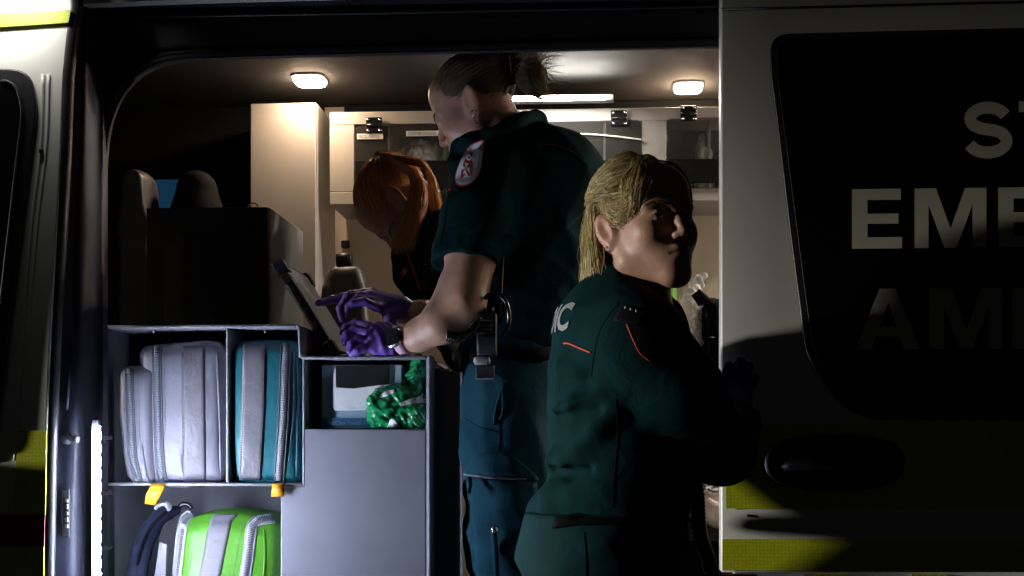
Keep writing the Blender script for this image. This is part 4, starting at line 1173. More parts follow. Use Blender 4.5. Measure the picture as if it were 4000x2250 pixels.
cs = slab('case', 1300, 1386, 1078, 1022, 0.020, -0.010, 3.05, 3.34, 'black', bev=0.005)
slab('screen', 1300, 1386, 1078, 1022, 0.0012, 0.0102, 3.066, 3.324, 'screen', 0.012, 0.0003)
slab('corner_bumper', 1108, 1072, 1076, 1018, 0.028, -0.013, 3.044, 3.085, 'black', bev=0.004)
slab('corner_bumper', 1108, 1072, 1076, 1018, 0.028, -0.013, 3.305, 3.346, 'black', bev=0.004)
slab('corner_bumper', 1300, 1386, 1270, 1336, 0.028, -0.013, 3.044, 3.085, 'black', bev=0.004)
for t0, t1 in ((0.30, 0.36), (0.42, 0.46), (0.52, 0.62), (0.68, 0.73)):
    xa_, ya_ = 1078 + 222 * t0, 1022 + 364 * t0; xb_, yb_ = 1078 + 222 * t1, 1022 + 364 * t1
    slab('side_button', xb_, yb_, xa_, ya_, 0.009, -0.0045, 3.0455, 3.051, 'blackgloss', 0, 0.001)
for k in range(5):
    t0 = 0.08 + k * 0.03
    xa_, ya_ = 1078 + 222 * t0, 1022 + 364 * t0
    slab('grip_rib', xa_ + 6, ya_ + 10, xa_, ya_, 0.018, -0.009, 3.046, 3.051, 'rubber', 0, 0.0008)
zt3 = uz(1391) + 0.001
kb = box('keyboard', (P(1290, 1380, 3.06).x, 3.075, zt3), (P(1400, 1380, 3.06).x, 3.33, zt3 + 0.010), 'black', TBt, 0.003)

# ================================================================== THINGS AT THE RIGHT OF THE INTERIOR
BN = root('bench_locker', 'dark bench locker along the far wall behind the short haired woman', 'bench', (P(2750, 1500, 3.7).x, 3.9, FZ))
zb2 = P(2750, 1476, 3.55).z
box('cabinet_body', (P(2520, 1500, 3.55).x, 3.56, FZ), (1.5, 4.41, zb2 - 0.03), 'darklining', BN, 0.004)
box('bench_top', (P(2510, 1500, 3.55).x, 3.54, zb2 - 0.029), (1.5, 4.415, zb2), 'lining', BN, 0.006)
x0 = P(2560, 1200, 4.2).x; x1 = P(2642, 1200, 4.2).x
gs = soft_box('green_kit_case', (x0 - 0.10, 4.2, zb2 + 0.0005), (x1, 4.38, P(2600, 1050, 4.2).z), 'green', None, 0.004, 0.012, (8, 8, 8), 0, 2, label='flat bright green kit case standing against the far wall', cat='case')
c = P(2700, 1290, 3.75)
s = Sculpt().ell((c.x, c.y, zb2 + 0.10), (0.042, 0.05, 0.125), k=0.02).ell((c.x + 0.005, c.y, zb2 + 0.20), (0.026, 0.03, 0.055), k=0.02).cone((c.x + 0.012, c.y, zb2 + 0.25), (c.x + 0.03, c.y, zb2 + 0.275), 0.008, 0.010, 0.01)
v, f = s.mesh(0.004, crumple(31, 0.018, 70), clip=[((0, 0, zb2 + 0.0006), (0, 0, -1))], smooth=0)
np_mesh('plastic_wrapper', v, f, 'clear', None, label='clear crinkled plastic wrapper glinting beside the black bag at the door edge', cat='wrapper')
x0 = P(2742, 1300, 3.7).x
bb = soft_box('black_bag', (x0, 3.7, zb2 + 0.0005), (x0 + 0.16, 3.92, P(2780, 1175, 3.7).z), 'webbing', None, 0.012, 0.03, (12, 12, 12), 0.004, 5, label='black soft bag next to the clear wrapper at the door edge', cat='bag')
tube('carry_handle', [P(x, y, Y) for x, y, Y in ((2738, 1190, 3.69), (2716, 1150, 3.68), (2724, 1138, 3.68), (2760, 1180, 3.685), (2790, 1180, 3.7))], [0.008, 0.011, 0.009, 0.013, 0.012], 'webbing', bb, 8)
tube('strap', [P(x, y, 3.69) for x, y in ((2750, 1200), (2760, 1300), (2766, 1400))], 0.007, 'webbing', bb, 6)
tube('buckle', [P(2768, 1316, 3.682), P(2790, 1318, 3.682)], 0.0022, 'steel', bb, 6)
ST = root('stretcher', 'stretcher with a cream padded sheet below the bench at the door edge', 'stretcher', (P(2800, 2000, 3.4).x, 3.4, FZ))
zm = P(2780, 1908, 3.2).z
xm = P(2690, 1950, 3.2).x
mt = soft_box('mattress', (xm, 3.2, zm - 0.075), (1.5, 3.52, zm), 'linen', ST, 0.006, 0.03, (16, 16, 16), 0.006, 9)
BASE[mt.name] = BASE[ST.name]
s = Sculpt().ell(P(2745, 1985, 3.19), (0.03, 0.02, 0.022), k=0.02).ell(P(2800, 2010, 3.19), (0.035, 0.02, 0.03), k=0.02)
v, f = s.mesh(0.004, crumple(5, 0.008, 40)); np_mesh('sheet_fold', v, f, 'linen', ST)
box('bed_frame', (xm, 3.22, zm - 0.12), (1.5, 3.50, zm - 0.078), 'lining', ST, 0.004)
for x in (xm + 0.10, 1.35):
    for y in (3.25, 3.47): tube('leg', [(x, y, zm - 0.121), (x - 0.03, y, FZ + 0.001)], 0.014, 'lining', ST, 8)
bl = soft_box('folded_blanket', (xm + 0.01, 3.27, zm + 0.0085), (xm + 0.35, 3.50, zm + 0.05), 'greencloth', None, 0.005, 0.015, (10, 10, 10), 0.002, 4, label='folded green blanket lying on the cream stretcher pad', cat='blanket')
tube('clear_tubing', [P(x, y, Y) for x, y, Y in smooth_path([(2728, 1848, 3.25), (2742, 1880, 3.235), (2766, 1908, 3.215), (2790, 1920, 3.19), (2830, 1915, 3.19)], 6)], 0.0035, 'piping', None, 8, label='white tubing loop hanging over the folded green blanket', cat='tubing')
tube('clear_tubing', [P(x, y, Y) for x, y, Y in smooth_path([(2806, 1850, 3.25), (2794, 1880, 3.235), (2772, 1904, 3.218), (2752, 1910, 3.20)], 6)], 0.0035, 'piping', None, 8, label='short white tube crossing the tubing loop on the green blanket', cat='tubing')

# ================================================================== PEOPLE
M['shirt'] = mat('dark_green_shirt_cloth', (0.0042, 0.0225, 0.0240), 0.9, spec=0.03, var=0.10, nscale=30, bump=0.18, bscale=1400, sheen=0.0, wrinkle=0.45, wscale=13)
M['trousers'] = mat('dark_teal_trouser_cloth', (0.012, 0.058, 0.084), 0.85, spec=0.10, var=0.10, nscale=30, bump=0.18, bscale=1400, sheen=0.0, wrinkle=0.45, wscale=11)
M['trousers_green'] = mat('dark_green_trouser_cloth', (0.005, 0.026, 0.030), 0.85, spec=0.08, var=0.10, nscale=30, bump=0.18, bscale=1400, wrinkle=0.3, wscale=12)
M['vestdark'] = mat('black_vest_cloth', (0.008, 0.008, 0.011), 0.8, spec=0.1, var=0.2, bump=0.2, bscale=900)
M['skin'] = mat('skin', (0.55, 0.33, 0.25), 0.40, var=0.11, nscale=60, bump=0.14, bscale=520, sss=0.10, attr='col')
M['eye'] = mat('eyeball', (0.7, 0.68, 0.65), 0.08, var=0.01, attr='col', rvar=0.02)
M['hair_blond'] = mat('blond_hair', (0.5, 0.36, 0.14), 0.30, var=0.10, nscale=80, attr='col', spec=0.6)
M['hair_brown'] = mat('light_brown_hair', (0.15, 0.12, 0.08), 0.42, var=0.1, nscale=80, attr='col', spec=0.6)
M['hair_red'] = mat('red_hair', (0.4, 0.14, 0.04), 0.42, var=0.1, nscale=80, attr='col', spec=0.5)
M['glove'] = mat('violet_nitrile_glove', (0.15, 0.085, 0.42), 0.42, var=0.07, nscale=20, bump=0.06, bscale=500, wrinkle=0.22, wscale=32)
M['redpipe'] = mat('red_piping', (0.60, 0.045, 0.03), 0.6)
M['darkred'] = mat('dark_red_piping', (0.16, 0.016, 0.014), 0.7)
M['radio'] = mat('radio_casing', (0.035, 0.036, 0.042), 0.35)
M['badge_white'] = mat('white_badge_twill', (0.82, 0.82, 0.86), 0.7, bump=0.2, bscale=1500)
M['badge_red'] = mat('red_badge_thread', (0.58, 0.045, 0.035), 0.7, bump=0.2, bscale=1500)
M['badge_gold'] = mat('gold_badge_thread', (0.55, 0.33, 0.10), 0.6)
M['gold'] = mat('gold_jewellery', (0.75, 0.52, 0.22), 0.25, metal=1.0)
M['band'] = mat('pale_pink_watch_strap', (0.66, 0.42, 0.55), 0.5)
M['boot'] = mat('black_boot_leather', (0.012, 0.012, 0.012), 0.4, bump=0.3)
M['reflett'] = mat('reflective_grey_print', (0.24, 0.26, 0.265), 0.5)


def frame(px, py, Y, az, pitch, roll=0.0, sc=1.0):
    az, th, ro = R(az), R(pitch), R(roll)
    f0 = np.array([math.cos(az), math.sin(az), 0]); l = np.array([-math.sin(az), math.cos(az), 0]); z = np.array([0, 0, 1.0])
    f = f0 * math.cos(th) - z * math.sin(th); u = f0 * math.sin(th) + z * math.cos(th)
    l2 = l * math.cos(ro) + u * math.sin(ro); u2 = -l * math.sin(ro) + u * math.cos(ro)
    return (np.stack([f, l2, u2], 1), sc, np.array(P(px, py, Y)))


def loc(T, p): return T[0] @ np.array(p, float) * T[1] + T[2]


HC, HR = np.array([-0.010, 0, 0.040]), np.array([0.097, 0.076, 0.087])


def head_sculpt():
    s = Sculpt()
    s.ell(HC, HR - 0.002, k=0.02)
    s.ell((0.040, 0, -0.018), (0.050, 0.058, 0.085), k=0.03)
    s.ell((0.056, 0, 0.058), (0.034, 0.056, 0.044), k=0.03)                       # forehead
    for sg in (1, -1):
        s.chain([(-0.002, sg * 0.060, -0.030), (0.012, sg * 0.052, -0.066), (0.074, sg * 0.014, -0.103)], [0.012, 0.016, 0.015], 0.03)   # jaw line
        s.ell((0.055, sg * 0.040, -0.026), (0.030, 0.022, 0.026), k=0.03)         # cheek bone and cheek
        s.cone((0.093, sg * 0.010, 0.019), (0.074, sg * 0.046, 0.021), 0.008, 0.007, 0.016)   # brow
        s.ell((0.100, sg * 0.032, 0.001), (0.017, 0.019, 0.012), k=0.014, sub=True)           # eye socket
        s.ell((0.0775, sg * 0.0315, 0.002), (0.0135, 0.0155, 0.0125), k=0.006)                # lids over the eyeball
    s.ell((0.078, 0, -0.103), (0.018, 0.022, 0.016), k=0.02)                      # chin
    s.ell((0.068, 0, -0.066), (0.030, 0.034, 0.028), k=0.025)                     # muzzle
    s.chain([(0.092, 0, 0.012), (0.104, 0, -0.012), (0.1125, 0, -0.031)], [0.0065, 0.0065, 0.0075], 0.012)  # nose bridge to tip
    s.ell((0.102, 0, -0.038), (0.015, 0.011, 0.0065), k=0.008)
    for sg in (1, -1):
        s.ell((0.1005, sg * 0.0112, -0.036), (0.0095, 0.0055, 0.0062), k=0.006)     # nostril wings
        s.ell((0.110, sg * 0.006, -0.0435), (0.005, 0.0032, 0.004), k=0.003, sub=True)
        s.chain([(0.1005, 0, -0.0605), (0.098, sg * 0.009, -0.0590), (0.086, sg * 0.0245, -0.0665)], [0.0052, 0.0055, 0.003], 0.006)    # upper lip
        s.chain([(0.0975, 0, -0.0735), (0.094, sg * 0.011, -0.0725), (0.086, sg * 0.0235, -0.0675)], [0.0065, 0.006, 0.003], 0.006)     # lower lip
        s.chain([(0.107, 0, -0.0665), (0.101, sg * 0.012, -0.0665), (0.087, sg * 0.026, -0.068)], [0.0016, 0.0015, 0.0012], 0.004, sub=True)
        # ear
        tilt = np.array([[math.cos(0.35), 0, -math.sin(0.35)], [0, 1, 0], [math.sin(0.35), 0, math.cos(0.35)]])
        fl = np.array([[math.cos(sg * 0.45), math.sin(sg * 0.45), 0], [-math.sin(sg * 0.45), math.cos(sg * 0.45), 0], [0, 0, 1]])
        s.ell((-0.012, sg * 0.079, -0.005), (0.0205, 0.008, 0.036), rot=fl @ tilt, k=0.008)
        s.ell((-0.007, sg * 0.0765, -0.034), (0.009, 0.006, 0.011), k=0.006)
        s.ell((-0.007, sg * 0.088, 0.000), (0.0115, 0.008, 0.023), rot=fl @ tilt, k=0.006, sub=True)
        s.ell((-0.001, sg * 0.085, -0.010), (0.006, 0.009, 0.008), k=0.004, sub=True)
        s.cone((0.003, sg * 0.076, -0.014), (0.003, sg * 0.076, -0.004), 0.0035, 0.0035, 0.004)
    return s


HEAD = head_sculpt()


def skin_col(V, T, base=(0.50, 0.29, 0.21)):
    c = np.tile(np.array(base), (len(V), 1))
    L = (V - T[2]) @ T[0] / T[1]
    lip = np.exp(-(((L[:, 0] - 0.096) / 0.012) ** 2 + (L[:, 1] / 0.020) ** 4 + ((L[:, 2] + 0.067) / 0.0085) ** 4))
    c += lip[:, None] * (np.array([0.42, 0.15, 0.14]) - np.array(base)) * 0.9
    for sg in (1, -1):
        ch = np.exp(-(((L[:, 0] - 0.07) / 0.03) ** 2 + ((L[:, 1] - sg * 0.045) / 0.02) ** 2 + ((L[:, 2] + 0.03) / 0.022) ** 2))
        er = np.exp(-(((L[:, 0] + 0.01) / 0.025) ** 2 + ((L[:, 1] - sg * 0.082) / 0.010) ** 2 + (L[:, 2] / 0.035) ** 2))
        c += (0.35 * ch + 0.55 * er)[:, None] * (np.array([0.60, 0.24, 0.19]) - np.array(base))
    return np.clip(c, 0, 1)


def eyes(T, parent, look=(1, 0, 0), iris=(0.10, 0.13, 0.16)):
    for sg in (1, -1):
        bm = bmesh.new(); bmesh.ops.create_uvsphere(bm, u_segments=28, v_segments=20, radius=0.0122)
        v = np.array([tuple(q.co) for q in bm.verts]); lk = np.array(look, float); lk /= np.linalg.norm(lk)
        d = v @ lk / 0.0122
        col = np.where((d > 0.965)[:, None], np.array([0.004, 0.004, 0.005]), np.where((d > 0.86)[:, None], np.array(iris), np.array([0.66, 0.63, 0.60])))
        w = np.array([loc(T, q + np.array([0.0800, sg * 0.0315, 0.002])) for q in v])
        f = [[x.index for x in p.verts] for p in bm.faces]; bm.free()
        o = from_vf('eye', w, f, 'eye', parent)
        at = o.data.color_attributes.new('col', 'FLOAT_COLOR', 'POINT'); c4 = np.ones((len(v), 4), np.float32); c4[:, :3] = col; at.data.foreach_set('color', c4.ravel())
        # eyelids: an upper shell that covers the top of the eyeball, a thinner lower one
        for nm, lo_, hi_, col_ in (('eyelid', 12, 88, None), ('eyelid', -78, -24, None)):
            V_, F_ = [], []
            for i in range(9):
                el = R(lo_ + (hi_ - lo_) * i / 8)
                for j in range(17):
                    a = R(-80 + 10 * j)
                    e2 = el
                    p = 0.0134 * np.array([math.cos(e2) * math.cos(a), math.cos(e2) * math.sin(a), math.sin(e2)])
                    V_.append(loc(T, p * np.array([1, 1.06, 1]) + np.array([0.0800, sg * 0.0315, 0.002])))
            F_ = [[i * 17 + j, i * 17 + j + 1, (i + 1) * 17 + j + 1, (i + 1) * 17 + j] for i in range(8) for j in range(16)]
            e = from_vf(nm, V_, F_, 'skin', o)
            at = e.data.color_attributes.new('col', 'FLOAT_COLOR', 'POINT'); c4 = np.ones((len(V_), 4), np.float32); c4[:, :3] = (0.50, 0.29, 0.22); at.data.foreach_set('color', c4.ravel())


# ---------------------------------------------------------------- hair
def dr(az, el):
    az, el = np.radians(az), np.radians(el)
    return np.stack([np.cos(el) * np.cos(az), np.cos(el) * np.sin(az), np.sin(el)], -1)


def shell(d, off): return HC + HR * d * (1 + 0) + d * off


HL_OFF = 0.0


def hairline(az):
    return HL_OFF * (np.abs(az) < 82) + np.interp(np.abs(az), [0, 25, 45, 58, 70, 80, 88, 98, 108, 125, 180], [27, 24, 12, 0, -9, -10, -6, -12, -28, -42, -52])


def slerp_path(a, b, n, off0, off1):
    a, b = a / np.linalg.norm(a), b / np.linalg.norm(b)
    om = math.acos(max(-1, min(1, a @ b))) + 1e-6
    t = np.linspace(0, 1, n)[:, None]
    d = (np.sin((1 - t) * om) * a + np.sin(t * om) * b) / math.sin(om)
    return shell(d, (off0 + (off1 - off0) * np.sin(t * math.pi / 2)))


def resample(p, n):
    s = np.concatenate([[0], np.cumsum(np.linalg.norm(np.diff(p, axis=0), axis=1))]); t = np.linspace(0, s[-1], n)
    return np.stack([np.interp(t, s, p[:, k]) for k in range(3)], 1)


def hair_mesh(name, T, paths, r0, base, parent, material, cap=True, colvar=0.25, world=None, tipfrac=0.35, **kw):
    """paths in head space -> thin tapering tubes, plus the scalp shell, as one mesh"""
    S = np.array(paths); ns, n, _ = S.shape
    W = S.reshape(-1, 3) @ T[0].T * T[1] + T[2]; W = W.reshape(ns, n, 3)
    t = np.gradient(W, axis=1); t /= np.linalg.norm(t, axis=2, keepdims=True) + 1e-9
    ref = rng.normal(size=(ns, 1, 3)); N = ref - t * (t * ref).sum(2, keepdims=True); N /= np.linalg.norm(N, axis=2, keepdims=True) + 1e-9
    B = np.cross(t, N)
    tt = np.linspace(0, 1, n)
    rad = (r0 * rng.uniform(0.6, 1.3, ns))[:, None] * np.where(tt < 1 - tipfrac, 1, np.maximum(0.12, (1 - tt) / tipfrac))[None]
    V = []
    for k in range(3):
        a = 2 * math.pi * k / 3
        V.append(W + rad[..., None] * (math.cos(a) * N + math.sin(a) * B))
    V = np.stack(V, 2).reshape(-1, 3)
    idx = np.arange(ns * n * 3).reshape(ns, n, 3)
    Fq = []
    for k in range(3):
        k2 = (k + 1) % 3
        Fq.append(np.stack([idx[:, :-1, k], idx[:, :-1, k2], idx[:, 1:, k2], idx[:, 1:, k]], -1).reshape(-1, 4))
    Fq = np.vstack(Fq)
    base = np.array(base)
    sc = base[None] * np.exp(rng.normal(0, colvar, (ns, 1))) * (1 + rng.normal(0, 0.05, (ns, 3)))
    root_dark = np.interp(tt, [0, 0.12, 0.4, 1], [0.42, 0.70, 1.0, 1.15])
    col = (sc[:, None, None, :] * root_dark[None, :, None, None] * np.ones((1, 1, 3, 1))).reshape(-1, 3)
    if cap:
        na, ne = 72, 20
        azs = np.linspace(-180, 180, na); V2 = []
        for a in azs:
            h0 = hairline(a)
            for e in np.linspace(h0, 90, ne): V2.append(shell(dr(a, e), 0.0006 + 0.0022 * min(1, (e - h0) / 12)))
        V2 = np.array(V2) @ T[0].T * T[1] + T[2]
        id2 = np.arange(na * ne).reshape(na, ne) + len(V)
        F2 = np.stack([id2[:-1, :-1], id2[1:, :-1], id2[1:, 1:], id2[:-1, 1:]], -1).reshape(-1, 4)
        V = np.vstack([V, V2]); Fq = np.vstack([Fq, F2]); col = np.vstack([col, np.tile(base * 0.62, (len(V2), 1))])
    return np_mesh(name, V, Fq, material, parent, col=np.clip(col, 0, 1), **kw)


def rand_scalp(n, amin=-180, amax=180):
    out = []
    while len(out) < n:
        a = rng.uniform(amin, amax); e = math.degrees(math.asin(rng.uniform(-0.82, 1)))
        if e > hairline(a) + rng.uniform(-8 if 25 < abs(a) < 78 else -4, 3): out.append((a, e))
    return out


def fingers(s, chains, k=0.004):
    for pts, rs in chains: s.chain([P(*p) for p in pts], rs, k)


def boots(parent, feet, m='boot'):
    for (x, y, z, a) in feet:
        d = np.array([math.cos(a), math.sin(a), 0]); c = np.array([x, y, z])
        s = Sculpt().chain([c + [0, 0, 0.20], c + [0, 0, 0.07], c - d * 0.03 + [0, 0, 0.04]], [0.052, 0.048, 0.042], 0.02)
        s.chain([c + [0, 0, 0.05], c + d * 0.10 + [0, 0, 0.045], c + d * 0.17 + [0, 0, 0.038]], [0.046, 0.044, 0.036], 0.02)
        v, f = s.mesh(0.008, clip=[((0, 0, z + 0.001), (0, 0, -1))]); np_mesh('boot', v, f, m, parent)


# ================================================================== B: the tall woman at the tablet
_P = P
DYB = -0.04
def P(px, py, Y): return _P(px, py, Y + DYB)
TB_ = frame(1860, 422, 3.17, 166, 27, 0, 0.93)
s = Sculpt().add(HEAD, TB_)
s.cone(loc(TB_, (-0.012, 0, -0.050)), P(1985, 610, 3.19), 0.050, 0.060, 0.03)
s.cone(loc(TB_, (-0.030, 0, -0.01)), P(2010, 590, 3.19), 0.042, 0.052, 0.03)
s.chain([P(2080, 760, 3.18), P(2050, 1050, 3.17), P(2025, 1380, 3.15), P(2010, 1500, 3.15)], [0.095, 0.085, 0.078, 0.085], 0.05)
s.cone(P(1925, 700, 3.06), P(2180, 660, 3.29), 0.055, 0.055, 0.04)
ARM = [P(1895, 710, 3.04), P(1842, 985, 2.99), P(1812, 1180, 2.955), P(1722, 1264, 2.955), P(1640, 1308, 2.985), P(1552, 1340, 3.01)]
s.chain(ARM[:3], [0.053, 0.054, 0.046], 0.015); s.chain(ARM[2:], [0.046, 0.0415, 0.034, 0.0235], 0.010)
s.cone(P(1775, 1120, 2.97), P(1740, 1210, 2.97), 0.034, 0.036, 0.02)
FA = [P(2150, 700, 3.30), P(1960, 1120, 3.42), P(1800, 1225, 3.24), P(1640, 1232, 3.152), P(1590, 1226, 3.145)]
s.chain(FA, [0.05, 0.044, 0.040, 0.030, 0.022], 0.02)
for dy, x0 in ((-0.085, 1975), (0.085, 2030)):
    h = P(x0, 1520, 3.15 + dy)
    s.chain([h, (h.x + 0.005, h.y, 1.02), (h.x + 0.03, h.y, 0.60)], [0.065, 0.05, 0.032], 0.03)
v, f = s.mesh(0.0045)
PB = np_mesh('person', v, f, 'skin', None, col=skin_col(v, TB_), label='tall woman in dark green shirt with a messy hair bun typing on a tablet', cat='person', group='paramedics at the ambulance', base=(P(2000, 1500, 3.15).x, 3.15, FZ + 0.001))
eyes(TB_, PB, (0.75, -0.2, -0.62))

# shirt
s = Sculpt()
s.chain([P(2110, 740, 3.19), P(2070, 1020, 3.18), P(2035, 1360, 3.16)], [0.135, 0.130, 0.128], 0.05, flatn=(0, 1, 0), fl=1.15)
s.ell(P(2180, 740, 3.22), (0.105, 0.13, 0.12), k=0.06)
s.cone(P(1915, 690, 3.05), P(2190, 660, 3.30), 0.072, 0.078, 0.05)
s.cone(P(2000, 610, 3.15), P(2060, 690, 3.17), 0.068, 0.09, 0.04)
s.chain([P(1905, 700, 3.04), P(1872, 850, 3.01), P(1835, 1010, 2.985)], [0.074, 0.073, 0.071], 0.03)
s.cone(P(1820, 800, 3.05), P(1775, 1050, 3.0), 0.04, 0.045, 0.04)
s.chain([P(2160, 690, 3.30), P(2000, 1010, 3.42)], [0.07, 0.062], 0.03)
s.ell(P(1812, 1165, 2.97), (0.105, 0.11, 0.094), k=0.006, sub=True)
s.ell(loc(TB_, (0.01, 0, -0.075)), (0.072, 0.072, 0.075), k=0.012, sub=True)
def dB(p):
    return folds(p, [((0.7, 0.2, 0.6), 0.11, 0.0045, 0.3), ((1, 0.3, -0.5), 0.075, 0.0028, 2.0), ((0.1, 0.4, 1), 0.09, 0.003 , 4.1)])
v, f = s.mesh(0.005, dB)
SB = np_mesh('shirt', v, f, 'shirt', PB)
# collar
col = smooth_path([P(1795, 590, 3.03), P(1845, 550, 3.0), P(1930, 530, 3.06), P(2030, 475, 3.10), P(2095, 470, 3.20), P(2060, 520, 3.27)], 5)
s = Sculpt().chain([tuple(q) for q in col], [0.017] * len(col), 0.01)
s.chain([P(1800, 560, 3.03), P(1780, 630, 3.02)], [0.014, 0.02], 0.015)
s.chain([P(2095, 475, 3.20), P(2140, 560, 3.17), P(2080, 600, 3.06), P(1990, 600, 3.05)], [0.02, 0.024, 0.022, 0.018], 0.02)
v, f = s.mesh(0.0045, lambda p: folds(p, [((0.3, 0.2, 1), 0.05, 0.0025, 1)])); np_mesh('collar', v, f, 'shirt', PB)
bvS = bvh_of(SB)
# trousers
s = Sculpt()
s.ell(P(2020, 1470, 3.16), (0.128, 0.16, 0.13), k=0.05)
s.chain([P(2030, 1340, 3.16), P(2015, 1440, 3.16)], [0.122, 0.130], 0.05)
for dy, x0, b in ((-0.085, 1972, 0), (0.085, 2040, 0.02)):
    h = P(x0, 1540, 3.15 + dy); kx = P(x0 + 5, 2100, 3.15 + dy).x
    s.chain([h, (h.x - 0.002 + b, h.y, 1.18), (kx + b, h.y, 1.0), (h.x + 0.035 + b, h.y, 0.58)], [0.108, 0.098, 0.085, 0.065], 0.04)
v, f = s.mesh(0.0055, lambda p: folds(p, [((0.8, 0.1, 0.6), 0.10, 0.0045, 0.5), ((0.6, 0.2, -0.9), 0.085, 0.004, 2.2), ((1, 0, 0.1), 0.06, 0.0022, 5)]))
TR = np_mesh('trousers', v, f, 'trousers', PB)
bvTr = bvh_of(TR)
boots(PB, [(P(1972, 1540, 3.065).x + 0.04, 3.065, FZ, R(170)), (P(2040, 1540, 3.235).x + 0.06, 3.235, FZ, R(165))])
# pocket details on the near leg
pk_ = grid_on('cargo_pocket', bvTr, between([(1826, 1868), (1838, 2000), (1868, 2300)], [(2094, 1880), (2100, 2050), (2110, 2300)], 18, 12), 'trousers', PB, 0.004, 3.0, 0.003)
BASE[pk_.name] = BASE[PB.name]
grid_on('pocket_flap', bvTr, between([(1800, 1880), (1850, 1790), (1900, 1768), (1965, 1760), (2030, 1800), (2098, 1866)], [(1806, 1886), (1852, 1852), (1900, 1856), (1965, 1860), (2030, 1868), (2100, 1876)], 16, 5), 'trousers', PB, 0.006, 3.0, 0.003)
seam_on('pocket_zip', bvTr, [(1820, 1852), (1900, 1862), (1980, 1866), (2050, 1870)], 0.0028, 'zip', PB, 0.006)
tube('zip_pull', [P(x, y, 3.0) + Vector((0, -0.045, 0)) for x, y in ((1842, 1860), (1846, 1890), (1840, 1925))], 0.004, 'webbing', PB, 6)
for pth in ([(1945, 1560), (1950, 1700), (1944, 1780)], [(1912, 1990), (1925, 2130), (1944, 2280)], [(1912, 1990), (2000, 1995), (2040, 1992)], [(1952, 2075), (2030, 2082), (2044, 2240)], [(1812, 1630), (1870, 1668), (1945, 1690)]):
    seam_on('seam', bvTr, pth, 0.0007, 'trousers', PB, 0.005 if pth[0][1] > 1900 else 0.001)
for pth in ([(1968, 1500), (1948, 1560), (1935, 1610), (1930, 1660)], [(1962, 1510), (1966, 1600), (1952, 1640)]): seam_on('drawcord', bvTr, pth, 0.0032, 'trousers', PB, 0.003)
pn = tube('pen', [P(1932, 2052, 2.99) + Vector((0, -0.03, 0)), P(1934, 2090, 2.985) + Vector((0, -0.03, 0)), P(1948, 2300, 2.985) + Vector((0, -0.03, 0))], 0.0068, 'trousers', PB, 10)
BASE[pn.name] = BASE[PB.name]
tube('pen_cap', [P(1931, 2052, 2.955), P(1934, 2088, 2.953)], 0.0075, 'steel', pn, 12)
blt = [P(1818, 1392, 3.06), P(1850, 1400, 3.005), P(1930, 1404, 2.985), P(2040, 1400, 2.99), P(2150, 1390, 3.03), P(2230, 1380, 3.14)]
bb_ = smooth_path(blt, 5); V_ = [tuple(q + np.array([0, 0, dz])) for q in bb_ for dz in (0.02, -0.02)]
o = from_vf('belt', V_, [[2 * i, 2 * i + 1, 2 * i + 3, 2 * i + 2] for i in range(len(bb_) - 1)], 'webbing', PB); sl = o.modifiers.new('thickness', 'SOLIDIFY'); sl.thickness = 0.004
# sleeve badge, laid onto the sleeve
def bad(a, b):   # a across 0..1, b down 0..1, in the slanted badge outline
    return (1806 + 88 * a + (1 - b) * 0 + (-28 * b) + (14 - 14 * b) * 1.0, 546 + 182 * b + 4 * (1 - a))


def badge_poly(outl, off, m, parent, nm):
    cx = sum(q[0] for q in outl) / len(outl); cy = sum(q[1] for q in outl) / len(outl)
    ring = [outl] + [[(cx + (x - cx) * r_, cy + (y - cy) * r_) for x, y in outl] for r_ in (0.66, 0.33)]
    pts = [on(bvS, x, y, off, 2.97) for rg in ring for x, y in rg] + [on(bvS, cx, cy, off, 2.97)]
    n_ = len(outl); f_ = [[i * n_ + j, i * n_ + (j + 1) % n_, (i + 1) * n_ + (j + 1) % n_, (i + 1) * n_ + j] for i in range(2) for j in range(n_)] + [[2 * n_ + j, 2 * n_ + (j + 1) % n_, 3 * n_] for j in range(n_)]
    return from_vf(nm, pts, f_, m, parent, smooth=False)


outer = smooth_path([(1850, 556, 0), (1888, 546, 0), (1890, 575, 0), (1886, 620, 0), (1878, 668, 0), (1862, 700, 0), (1832, 724, 0), (1800, 730, 0), (1780, 716, 0), (1779, 690, 0), (1790, 652, 0), (1808, 608, 0), (1828, 574, 0)], 4, closed=True)[:, :2]
bc = outer.mean(0)
bdg = badge_poly([tuple(q) for q in outer], 0.0016, 'badge_red', PB, 'sleeve_badge'); BASE[bdg.name] = BASE[PB.name]
badge_poly([tuple(bc + (q - bc) * 0.93) for q in outer], 0.0026, 'badge_white', bdg, 'badge_ground')
badge_poly([(1834, 602), (1848, 594), (1846, 640), (1840, 690), (1801, 698), (1806, 660), (1818, 625)], 0.0034, 'badge_red', bdg, 'badge_panel')
